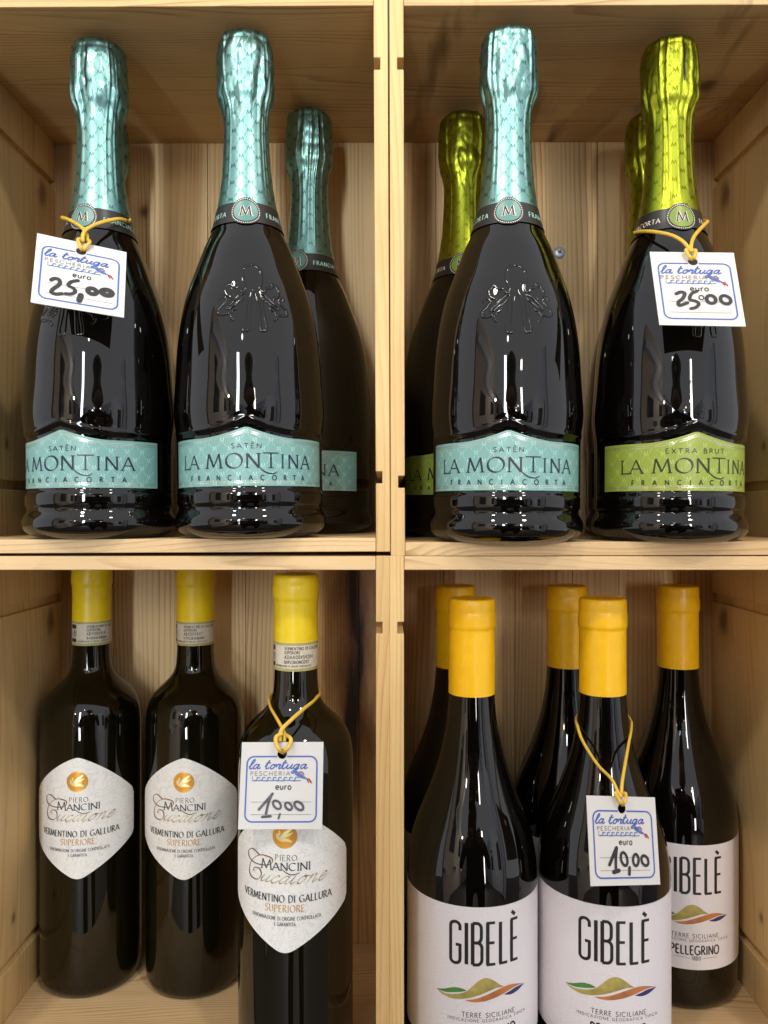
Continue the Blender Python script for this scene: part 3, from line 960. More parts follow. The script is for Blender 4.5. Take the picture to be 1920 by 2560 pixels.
    I.text('FRANCIACORTA', -0.0125, 0.2000, 0.0030, 0.15, 0.95, gap=0.28, align='r', serif=0.08, nib=(0.4, 30))
    I.build('band_lettering', M['teal_print' if teal else 'white_dots'], nb)
    # front label
    RL = lambda a, h: 0.0449 + 0.0003
    f = on_surface(RL, LR)
    ua = radians(77) * LR
    hb_ = 0.0312
    top = lambda u: ltop(u / LR) - 0.0001
    lb = label_patch('front_label', f, lin(-ua, ua, 90), lambda u: hb_, top, 3, M['teal_paper' if teal else 'green_paper'], e, off=0.0001, skirt=0.0004)
    I = Ink(f, 0.00016)
    rnd = random.Random(2)
    row = 0
    hh = hb_ + 0.0004
    while hh < 0.0645:
        n = -7
        for n in range(-7, 8):
            u = (n + (0.5 if row % 2 else 0)) * 0.0096
            if abs(u) > ua - 0.003 or hh + 0.003 > top(u) - 0.0006: continue
            I.text('M', u, hh, 0.0029, 0.12, 0.92, serif=0, nib=(0.5, 30))
            for s in (-1, 1):
                if abs(u + s * 0.0045) < ua - 0.003 and hh + 0.005 < top(u + s * .004) - 0.0005:
                    I.ribbon([(u + s * 0.0021, hh + 0.0022), (u + s * 0.0029, hh + 0.0036), (u + s * 0.0042, hh + 0.0048)], 0.00022)
        hh += 0.0051; row += 1
    I.build('monogram_pattern', M['teal_print' if teal else 'green_print'], lb)
    I = Ink(f, 0.0002)
    n = 116
    for k in range(n + 1):
        u = -ua + 0.0028 + (2 * ua - 0.0056) * k / n
        I.disc(u, hb_ + 0.0028, 0.00030, 5)
        I.disc(u, top(u) - 0.0030, 0.00030, 5)
    I.ribbon([(u, hb_ + 0.0018) for u in lin(-ua + 0.002, ua - 0.002, 60)], 0.00028)
    I.ribbon([(u, top(u) - 0.0019) for u in lin(-ua + 0.002, ua - 0.002, 80)], 0.00028)
    for s in (-1, 1):
        I.ribbon([(s * (ua - 0.0020), hb_ + 0.0018), (s * (ua - 0.0020), top(ua) - 0.0019)], 0.00028)
    I.build('dotted_border', M['foil_dots'], lb)
    I = Ink(f, 0.00026)
    I.text('SATEN' if teal else 'EXTRA BRUT', 0, 0.0535, 0.0027, 0.15, 1.35, gap=0.36)
    if teal:
        I.ribbon([(0.00300, 0.0573), (0.0041, 0.0567)], 0.00045)
    nibs = (0.22, 32)
    def big(s, x, y, h, sizes=None, gap=0.10, xs=1.0, wgt=0.145):
        return I.text(s, x, y, h, wgt, xs, gap=gap, align='l', serif=0.12, nib=nibs, sizes=sizes)
    big('L', -0.0450, 0.0419, 0.0080, xs=1.25)
    big('A', -0.0387, 0.0419, 0.0080, xs=1.20)
    I.ribbon([(-0.0392, 0.0440), (-0.0398, 0.0408)], 0.0003)
    big('M', -0.0248, 0.0419, 0.0084, xs=1.22, wgt=0.16)
    big('O', -0.0124, 0.0417, 0.0087, xs=1.27, wgt=0.17)
    big('N', -0.0004, 0.0419, 0.0084, xs=1.20, wgt=0.16)
    I.ribbon(smooth([(0.0066, 0.0434), (0.0088, 0.0408), (0.0118, 0.0390), (0.0156, 0.0384), (0.0182, 0.0397)]), 0.00085, taper=True)
    big('T', 0.0097, 0.0419, 0.0088, xs=1.55, wgt=0.14)
    big('I', 0.0208, 0.0419, 0.0080)
    big('N', 0.0254, 0.0419, 0.0080, xs=1.15)
    big('A', 0.0352, 0.0419, 0.0080, xs=1.15)
    I.text('FRANCIACORTA', 0.0000, 0.0346, 0.0029, 0.20, 0.97, gap=1.66)
    I.build('label_lettering', M['navy_ink' if teal else 'green_ink'], lb)
    return e

sparkling(-0.1855, 0.506, -0.0166, -30, 'teal', 'teal foil bottle at the far left, a 25,00 price tag hanging on its neck', 11, -0.3, slit=(2, 0.284, 0.3135))
sparkling(-0.0859, 0.4985, -0.0158, -3, 'teal', 'untagged teal foil bottle at the front of the upper left crate', 22, -0.70)
sparkling(-0.0577, 0.5935, -0.0158, -27, 'teal', 'teal foil bottle standing in the back right corner of the upper left crate', 33, 0.0, slit=(50, 0.286, 0.312))
sparkling(-0.2172, 0.5965, -0.0166, 12, 'teal', 'teal foil bottle almost hidden behind the far left tagged bottle', 44, 0.0)
sparkling(0.0775, 0.491, -0.0186, 2, 'teal', 'teal foil bottle at the front of the upper right crate, beside the wooden divider', 55, 0.35)
sparkling(0.1845, 0.5005, -0.0186, 21, 'green', 'lime green foil bottle with a 25,00 price tag on its neck', 66, 0.25, slit=(8, 0.289, 0.313))
sparkling(0.0605, 0.592, -0.0186, -2, 'green', 'lime green foil bottle behind the teal one, next to the wooden divider', 77, 0.0)
sparkling(0.2045, 0.5925, -0.0186, 20, 'green', 'lime green foil bottle almost hidden behind the tagged lime green bottle', 88, 0.0)

# ------------------------------------------------------------------ slim yellow capped bottles (lower left)
BD = [(0.0, 0.030), (0.0012, 0.0335), (0.004, 0.0362), (0.009, 0.0376), (0.03, 0.0378), (0.19, 0.0378), (0.2040, 0.0374), (0.2130, 0.0358),
      (0.2200, 0.0325), (0.2260, 0.0272), (0.2310, 0.0218), (0.2355, 0.0180), (0.2410, 0.0155), (0.2500, 0.0145), (0.2600, 0.0142), (0.2800, 0.0140), (0.316, 0.0135)]
RBD = lambda a, h: interp(BD, h)
CAPB = [(0.2770, 0.01465), (0.3030, 0.01455), (0.3045, 0.01475), (0.3058, 0.0152), (0.3120, 0.0154), (0.3150, 0.0150), (0.3165, 0.0152), (0.3190, 0.0151), (0.3206, 0.0142), (0.3212, 0.0120), (0.3210, 0.002)]
script = {
 'u': (0.52, [S_([(.0, .12), (.10, .48), (.06, .15), (.16, .0), (.32, .2), (.42, .5)]), S_([(.42, .5), (.36, .1), (.46, .02), (.58, .16)])]),
 'c': (0.40, [S_([(.36, .40), (.26, .50), (.10, .34), (.06, .12), (.18, .0), (.34, .06), (.46, .2)])]),
 'a': (0.52, [S_([(.38, .42), (.24, .50), (.08, .32), (.06, .08), (.20, .02), (.36, .28), (.42, .5), (.36, .12), (.44, .0), (.58, .16)])]),
 'i': (0.28, [S_([(.0, .14), (.10, .5), (.06, .1), (.14, .0), (.28, .16)]), [(.15, .70), (.17, .74)]]),
 'o': (0.46, [S_([(.24, .5), (.08, .32), (.06, .08), (.20, .0), (.36, .22), (.34, .44), (.22, .48), (.30, .40), (.48, .46)])]),
 'n': (0.54, [S_([(.02, .4), (.12, .48), (.08, .2), (.04, .0)]), S_([(.06, .16), (.22, .42), (.34, .48), (.34, .2), (.36, .0), (.54, .16)])]),
 'e': (0.42, [S_([(.06, .2), (.26, .30), (.32, .44), (.20, .5), (.08, .30), (.06, .08), (.18, .0), (.36, .12), (.50, .34)])]),
 't': (0.36, [S_([(.0, .2), (.10, .6), (.18, .95), (.10, .4), (.10, .06), (.20, .0), (.34, .14)]), [(.0, .62), (.34, .66)]]),
 'r': (0.40, [S_([(.0, .2), (.12, .52), (.20, .42), (.30, .46), (.24, .2), (.28, .0), (.42, .14)])]),
 'l': (0.30, [S_([(.0, .16), (.16, .5), (.28, .88), (.24, 1.02), (.14, .9), (.08, .4), (.10, .04), (.20, .0), (.34, .16)])]),
 'g': (0.52, [S_([(.38, .42), (.24, .50), (.08, .32), (.06, .08), (.20, .02), (.36, .28), (.42, .5), (.36, .0), (.26, -.38), (.10, -.50), (.02, -.36), (.20, -.14), (.46, .06)])]),
}

def slim(X, Y, app, label, codes, seal_app=0):
    rot = radians(app) + facing(X, Y)
    e = empty('white_wine_bottle', (X, Y, -0.362), (0, 0, rot))
    tag(e, label, 'wine bottle', 'slim yellow capped bottles in the lower left crate')
    if 'slim' not in proto:
        hs = [0, 0.0006, 0.0012, 0.0025, 0.004, 0.006, 0.009, 0.015, 0.03, 0.1] + lin(0.19, 0.26, 44) + [0.27, 0.3, 0.316]
        g = lathe('glass_body', hs, RBD, 120, M['olive_glass'], e)
        # moulded capacity marks low on the glass
        I = Ink(on_surface(lambda a, h: RBD(a, h), 0.037), 0.00012)
        I.text('75cl', 0.017, 0.0068, 0.0042, 0.16, 1.0, gap=0.3)
        I.text('70mm A 21', -0.020, 0.0068, 0.0038, 0.16, 1.0, gap=0.3)
        mk = I.build('moulded_marks', M['olive_glass'], g)
        proto['slim'] = (g, mk)
        hs2 = [p_[0] for p_ in CAPB[:1]] + lin(0.279, 0.302, 8) + [0.3030, 0.3038, 0.3045, 0.3052, 0.3058, 0.307, 0.309, 0.312, 0.3135, 0.315, 0.3158, 0.3165, 0.318, 0.319, 0.320, 0.3206]
        proto['slimcap'] = hs2
    else:
        g = share('glass_body', proto['slim'][0], e)
        share('moulded_marks', proto['slim'][1], g)
    cap = capsule('capsule', CAPB, proto['slimcap'], M['yellow_cap'], e, sum(map(ord, label)) % 97)
    # paper seal round the neck
    RS = lambda a, h: 0.01475
    s0 = rot * 0
    seal = lathe('neck_seal', [0.2592, 0.2775], RS, 64, M['cream_paper'], e, cap_top=False, cap_bot=False)
    f = on_surface(RS, 0.01475)
    I = Ink(f, 0.00006)
    for hh in (0.2602, 0.2766):
        I.ribbon([(u, hh) for u in lin(-0.023, 0.023, 30)], 0.0016)
    I.build('seal_edge', M['olive_edge'], seal)
    I = Ink(f, 0.00010)
    so = radians(seal_app) * 0.01475
    I.band(lin(-0.0185 + so, -0.0118 + so, 6), lambda u: 0.2616, lambda u: 0.2752)
    I.build('seal_block', M['seal_block'], seal)
    I = Ink(f, 0.00018)
    I.text('OCG', -0.0148 + so, 0.2648, 0.0070, 0.13, 0.34, gap=0.2)
    I.build('seal_block_lettering', M['cream_paper'], seal)
    I = Ink(f, 0.00010)
    I.text('VERMENTINO DI GALLURA', -0.0030 + so, 0.2730, 0.0019, 0.16, 0.75, gap=0.22, align='l')
    I.text('SUPERIORE', -0.0030 + so, 0.2704, 0.0019, 0.16, 0.75, gap=0.22, align='l')
    I.text(codes[0], -0.0030 + so, 0.2672, 0.0023, 0.15, 0.78, gap=0.26, align='l')
    I.text(codes[1], -0.0030 + so, 0.2642, 0.0019, 0.18, 0.78, gap=0.22, align='l')
    I.text('DENOMINAZIONE DI ORIGINE CONTROLLATA', -0.0105 + so, 0.2619, 0.0012, 0.14, 0.7, gap=0.2, align='l')
    I.build('seal_lettering', M['grey_ink'], seal)
    # diamond label
    r = 0.0378
    RLb = lambda a, h: r + 0.0003
    f = on_surface(RLb, r)
    W, c0 = 0.0445, 0.1370     # half width, height of label foot region
    H0, H1 = 0.0920, 0.1815
    def hi(u):
        t = abs(u) / W
        y = 0.1806 - 0.0315 * t ** 1.42
        if t > 0.94: y -= 0.0026 * ((t - 0.94) / 0.06) ** 2
        return y
    def lo(u):
        t = abs(u) / W
        y = 0.0896 + 0.0262 * t ** 1.02
        if t < 0.14: y += 0.0016 * (1 - t / 0.14) ** 2
        if t > 0.94: y += 0.0026 * ((t - 0.94) / 0.06) ** 2
        return y
    lb = label_patch('front_label', f, lin(-W, W, 110), lo, hi, 2, M['damask'], e, off=0.0001, skirt=0.0004)
    # medal
    mh = 0.1630
    I = Ink(f, 0.00016); I.disc(0, mh, 0.0077, 30, off=0.0002); I.build('medal_rim', M['gold'], lb)
    I = Ink(f, 0.0003); I.disc(0, mh, 0.0070, 30, off=0.0003); I.build('medal', M['medal'], lb)
    I = Ink(f, 0.0004)
    I.ribbon(smooth([(-0.0045, mh + 0.0018), (-0.0042, mh - 0.0008), (-0.002, mh - 0.0022), (0.001, mh - 0.0022), (0.0045, mh - 0.0032)]), 0.0022, taper=True)
    I.ribbon(smooth([(-0.0028, mh - 0.0012), (-0.0005, mh + 0.0012), (0.0022, mh + 0.0032), (0.0044, mh + 0.0050)]), 0.0019, taper=True)
    I.ribbon(smooth([(-0.0020, mh - 0.0014), (0.0008, mh + 0.0002), (0.0030, mh + 0.0012), (0.0050, mh + 0.0022)]), 0.0014, taper=True)
    I.ribbon(smooth([(-0.0036, mh + 0.0002), (-0.0030, mh + 0.0022), (-0.0036, mh + 0.0034)]), 0.0014, taper=True)
    I.build('medal_dove', M['dove'], lb)
    nb_ = (0.30, 30)
    I = Ink(f, 0.0002)
    I.text('PIERO', 0.0008, 0.1480, 0.0034, 0.13, 1.0, gap=0.24, serif=0.08, nib=nb_)
    I.build('name_lettering', M['grey_ink'], lb)
    I = Ink(f, 0.0004)
    I.text('MANCINI', 0.0002, 0.1420, 0.0050, 0.14, 1.20, gap=0.10, serif=0.11, nib=nb_, sizes=[1.22, .92, .92, .92, .92, .92, .92])
    I.ribbon(smooth([(-0.0016, 0.1428), (0.0008, 0.1408), (0.0045, 0.1394), (0.0090, 0.1404)]), 0.00055, taper=True)
    I.text('VERMENTINO DI GALLURA', 0.0, 0.1224, 0.0043, 0.15, 0.82, gap=0.16, serif=0.09, nib=nb_)
    I.build('main_lettering', M['black_ink'], lb)
    I = Ink(f, 0.0002)
    I.text('SUPERIORE', -0.0002, 0.1163, 0.0042, 0.15, 0.84, gap=0.18, serif=0.09, nib=nb_)
    I.build('grade_lettering', M['orange_ink'], lb)
    I = Ink(f, 0.0002)
    I.text('DENOMINAZIONE DI ORIGINE CONTROLLATA', 0.0, 0.1112, 0.0022, 0.13, 0.70, gap=0.16)
    I.text('E GARANTITA', 0.0, 0.1077, 0.0022, 0.14, 0.68, gap=0.16)
    I.build('small_lettering', M['grey_ink'], lb)
    I = Ink(f, 0.0003)
    cp = [(-0.0150, 0.1495), (-0.0190, 0.1520), (-0.0222, 0.1505), (-0.0225, 0.1468), (-0.0190, 0.1440), (-0.0130, 0.1438), (-0.0085, 0.1455), (-0.0080, 0.1488), (-0.0125, 0.1500), (-0.0165, 0.1485),
          (-0.0205, 0.1440), (-0.0220, 0.1380), (-0.0205, 0.1345), (-0.0165, 0.1340), (-0.0140, 0.1375), (-0.0150, 0.1410), (-0.0182, 0.1408), (-0.0188, 0.1385)]
    cp = [(-0.0080 + (x_ + 0.0080) * 1.25, y_) for x_, y_ in cp]
    I.ribbon(smooth(cp), 0.00095, nib=(0.30, 40))
    I.build('script_initial', M['bronze'], lb)
    I = Ink(f, 0.00026)
    I.text('ucaione', 0.0040, 0.1338, 0.0098, 0.10, 1.22, gap=0.06, align='c', nib=(0.22, 40), shear=0.55, font=script)
    I.build('script_lettering', M['gold'], lb)
    return e

def capsule(name, prof, hs, mat, parent, seed, top_dip=True):
    rnd = random.Random(seed)
    ph = rnd.uniform(0, 6)
    hmax = prof[-2][0]
    def R(a, h):
        r = interp([q for q in prof if q[0] <= h + 1] if False else prof[:-1], h)
        v = Vector((cos(a) * 3 + ph, sin(a) * 3, h * 120))
        return r + 0.00016 * noise.noise(v) + 0.00010 * noise.noise(Vector((v.x * 1.3, v.y * 1.3, v.z * 4.0)))
    vs, fs = [], []
    nt = 72
    o = lathe(name, hs, R, nt, mat, parent, cap_top=False, cap_bot=False)
    # top disc, slightly dished
    rt = R(0, hs[-1])
    vs = []; fs = []
    rings = [(1.0, 0.0), (0.93, 0.00045), (0.86, 0.00060), (0.80, 0.00035), (0.4, 0.0004), (0.02, 0.0005)]
    for (k_, dz) in rings:
        for k in range(nt):
            a = 2 * pi * k / nt
            r = (R(a if a <= pi else a - 2 * pi, hs[-1])) * k_
            vs.append((r * sin(a), -r * cos(a), hs[-1] + dz))
    for j in range(len(rings) - 1):
        for k in range(nt):
            k2 = (k + 1) % nt
            fs.append((j * nt + k, j * nt + k2, (j + 1) * nt + k2, (j + 1) * nt + k))
    t = mesh_obj('capsule_top', vs, fs, mat, o, True)
    I = Ink(lambda u, v, off: (u, v, hs[-1] + 0.00042 + off), 0.00005)
    I.disc(-0.003, -0.004, 0.0005, 8); I.disc(0.003, -0.004, 0.0005, 8)
    I.build('pin_hole', M['slit'], o)
    # rolled lower rim
    return o

slim((421 - 830) / 1661 * 0.604 * 0.995, 0.604, -13, 'slim yellow capped bottle in the middle of the lower left crate', ('ABYD05917', 'HTFG3845WA8A'), -12)
slim((196 - 830) / 1661 * 0.605 * 0.995, 0.605, -15.5, 'slim yellow capped bottle furthest left in the lower left crate', ('ABYD05919', 'B44D46LM8B0A'), 12)
slim((639 - 830) / 1661 * 0.510 * 0.995, 0.510, -10.5, 'slim yellow capped bottle with a 10,00 tag over its pale diamond label', ('ADAA00454204', 'BXPLOKONO233'), -8)

# ------------------------------------------------------------------ amber capped bottles (lower right)
BG = [(0.0, 0.034), (0.0012, 0.0378), (0.0045, 0.0408), (0.010, 0.0422), (0.03, 0.0425), (0.127, 0.0425), (0.139, 0.0416), (0.1509, 0.0392), (0.160, 0.0363),
      (0.169, 0.0327), (0.180, 0.0282), (0.1935, 0.0235), (0.205, 0.0202), (0.2121, 0.0187), (0.2254, 0.0164), (0.2398, 0.0151), (0.255, 0.0145), (0.303, 0.0140)]
RBG = lambda a, h: interp(BG, h)
CAPG = [(0.2425, 0.01535), (0.2840, 0.01510), (0.2852, 0.0152), (0.2865, 0.0157), (0.2880, 0.0159), (0.2950, 0.0158), (0.2968, 0.0154), (0.2985, 0.0155), (0.3030, 0.0153), (0.3046, 0.0147), (0.3052, 0.0125)]
def gib(X, Y, app, label, seed, lean=0):
    rot = radians(app) + facing(X, Y)
    e = empty('red_wine_bottle', (X, Y, -0.362), (0, 0, rot))
    tag(e, label, 'wine bottle', 'amber capped bottles in the lower right crate')
    if 'gib' not in proto:
        hs = [0, 0.0006, 0.0012, 0.0025, 0.0045, 0.007, 0.010, 0.016, 0.03, 0.08, 0.12, 0.127] + lin(0.130, 0.245, 60) + [0.26, 0.3]
        proto['gib'] = lathe('glass_body', hs, RBG, 120, M['glass'], e)
    else:
        share('glass_body', proto['gib'], e)
    hs2 = [0.2425, 0.2428, 0.244] + lin(0.247, 0.282, 12) + [0.2840, 0.2846, 0.2852, 0.2858, 0.2865, 0.2872, 0.288, 0.29, 0.292, 0.295, 0.2959, 0.2968, 0.2976, 0.2985, 0.300, 0.302, 0.303, 0.3038, 0.3046]
    capsule('capsule', CAPG + [(0.3052, 0.002)], hs2, M['orange_cap'], e, seed)
    r = 0.0425
    f = on_surface(lambda a, h: r + 0.0003, r)
    ua = radians(100) * r
    lb = label_patch('front_label', f, lin(-ua, ua, 100), lambda u: 0.0318, lambda u: 0.1215, 2, M['white_paper'], e, off=0.0001, skirt=0.0004)
    I = Ink(f, 0.0002)
    # tall condensed name
    h = 0.0252
    y = 0.0868
    xs = 0.22
    gl = {
     'G': (1.2, [[(1.02, .80), (1.02, .90)] + E(.58, .90, .44, .10, 0, 180, 8) + E(.58, .10, .44, .10, 180, 360, 8) + [(1.02, .45), (.62, .45)]]),
     'I': (.36, [[(.18, 0), (.18, 1)]]),
     'B': (1.15, [[(.16, 0), (.16, 1)], [(.16, 1), (.55, 1)] + E(.55, .87, .40, .13, 90, 0, 5) + [(.95, .68)] + E(.55, .66, .40, .13, 0, -90, 5) + [(.16, .53)], [(.16, .53), (.58, .53)] + E(.58, .40, .42, .13, 90, 0, 5) + [(1.0, .14)] + E(.58, .13, .42, .13, 0, -90, 5) + [(.16, 0)]]),
     'E': (1.0, [[(.16, 0), (.16, 1)], [(.04, 1), (.86, 1)], [(.16, .52), (.80, .52)], [(.04, 0), (.88, 0)]]),
     'L': (.95, [[(.16, 0), (.16, 1)], [(.04, 0), (.86, 0)]]),
    }
    def place(ch, x):
        for st in gl[ch][1]:
            vert = len(st) == 2 and abs(st[0][0] - st[1][0]) < 0.01
            I.ribbon([(x + p_[0] * h * 0.262, y + p_[1] * h) for p_ in st], 0.0022 if vert else (0.0019 if len(st) > 3 else 0.0017))
    x = -0.0212
    for ch in 'GIBELE':
        place(ch, x)
        x += gl[ch][0] * h * 0.262 + 0.0015
    I.ribbon([(x - 0.0070, y + h + 0.0050), (x - 0.0045, y + h + 0.0026)], 0.0021)
    I.build('name_lettering', M['black_ink'], lb)
    I = Ink(f, 0.0002)
    I.text('TERRE SICILIANE', 0.0035, 0.0547, 0.0029, 0.13, 1.0, gap=0.24)
    I.build('origin_lettering', M['grey_ink'], lb)
    I = Ink(f, 0.0002)
    I.text('INDICAZIONE GEOGRAFICA TIPICA', 0.0035, 0.0520, 0.0017, 0.14, 1.15, gap=0.30)
    I.build('small_lettering', M['grey_ink'], lb)
    I = Ink(f, 0.0002)
    I.text('PELLEGRINO', 0.0035, 0.0428, 0.0062, 0.16, 0.72, gap=0.16)
    I.text('1880', 0.0035, 0.0388, 0.0028, 0.12, 0.85, gap=0.18)
    I.ribbon([(-0.012, 0.0405), (-0.0035, 0.0405), (-0.0012, 0.0398)], 0.00022)
    I.ribbon([(0.019, 0.0405), (0.0105, 0.0405), (0.0082, 0.0398)], 0.00022)
    I.build('maker_lettering', M['black_ink'], lb)
    # the four printed hill shapes
    def Z(zx, zy):    # close-up pixels -> label
        Xd = 191 / 1661 * 0.510 * 0.992
        a_, h_ = unproj_on_bottle(960 + zx * 0.5787, 1900 + zy * 0.5787, Xd, 0.510, -0.362, lambda a, h: 0.0430, radians(10) + facing(Xd, 0.510))
        return (a_ * r, h_)
    def curve(pts):
        q = smooth([Z(*p_) for p_ in pts], 6)
        def g_(u):
            if u <= q[0][0]: return q[0][1]
            for i in range(len(q) - 1):
                if q[i][0] <= u <= q[i + 1][0]:
                    t = (u - q[i][0]) / max(1e-9, q[i + 1][0] - q[i][0])
                    return q[i][1] + (q[i + 1][1] - q[i][1]) * t
            return q[-1][1]
        return g_, q[0][0], q[-1][0]
    def shape(nm, up, dn, mat, lift=0.0002):
        a, u0, u1 = curve(up); b, _, _ = curve(dn)
        I = Ink(f, lift); I.band(lin(u0, u1, 36), b, a, 2); I.build(nm, mat, lb)
    shape('printed_green_leaf', [(225, 985), (260, 987), (300, 981), (335, 986), (358, 997)], [(225, 985), (260, 1000), (300, 1003), (335, 1001), (358, 997)], M['leaf_green'])
    shape('printed_gold_hill', [(228, 988), (265, 1006), (310, 1010), (355, 1000), (385, 975), (415, 950), (445, 942), (475, 953), (500, 970), (520, 978)],
          [(228, 988), (255, 1012), (300, 1030), (355, 1030), (405, 1018), (450, 1000), (485, 985), (520, 978)], M['hill_gold'], 0.00022)
    shape('printed_orange_leaf', [(348, 1037), (400, 1031), (450, 1012), (500, 988), (550, 968), (604, 962)],
          [(348, 1037), (385, 1046), (430, 1043), (480, 1027), (530, 1000), (570, 975), (604, 962)], M['hill_orange'], 0.00024)
    shape('printed_indigo_leaf', [(518, 1012), (545, 997), (570, 980), (605, 963)], [(518, 1012), (545, 1012), (575, 996), (605, 963)], M['leaf_blue'], 0.00026)
    return e

K = 0.992
gib((1021 - 830) / 1661 * 0.510 * K, 0.510, 10, 'front amber capped bottle nearest the wooden divider, no price tag', 1)
gib((1306 - 830) / 1661 * 0.511 * K, 0.511, 9, 'front amber capped bottle with a 10,00 price tag hanging from its neck', 2)
gib((1470 - 830) / 1661 * 0.597 * K, 0.597, 12, 'amber capped bottle at the back right whose whole white label foot shows', 3)
gib((985 - 830) / 1661 * 0.598 * K, 0.598, 30, 'amber capped bottle at the back left beside the wooden divider', 4)
gib((1228 - 830) / 1661 * 0.599 * K, 0.599, 40, 'amber capped bottle in the middle of the back row, half hidden by the tagged one', 5)

# ------------------------------------------------------------------ price tags
def inv_bilinear(q, x, y):
    """q = TL, TR, BR, BL in image pixels -> (u, v) with v up"""
    u, v = 0.5, 0.5
    for _ in range(14):
        def P_(u, v):
            t = 1 - v
            return ((q[0][0] * (1 - u) + q[1][0] * u) * (1 - t) + (q[3][0] * (1 - u) + q[2][0] * u) * t,
                    (q[0][1] * (1 - u) + q[1][1] * u) * (1 - t) + (q[3][1] * (1 - u) + q[2][1] * u) * t)
        a = P_(u, v); b = P_(u + 1e-4, v); c = P_(u, v + 1e-4)
        J = ((b[0] - a[0]) / 1e-4, (c[0] - a[0]) / 1e-4, (b[1] - a[1]) / 1e-4, (c[1] - a[1]) / 1e-4)
        det = J[0] * J[3] - J[1] * J[2]
        ex, ey = x - a[0], y - a[1]
        u += (ex * J[3] - ey * J[1]) / det
        v += (J[0] * ey - J[2] * ex) / det
    return u, v

def ell(cx, cy, rx, ry, sl=0.0, a0=100, sweep=375, n=16):
    out = []
    for i in range(n + 1):
        a = radians(a0 + sweep * i / n)
        dy = ry * sin(a)
        out.append((cx + rx * cos(a) + sl * dy, cy - dy))
    return out

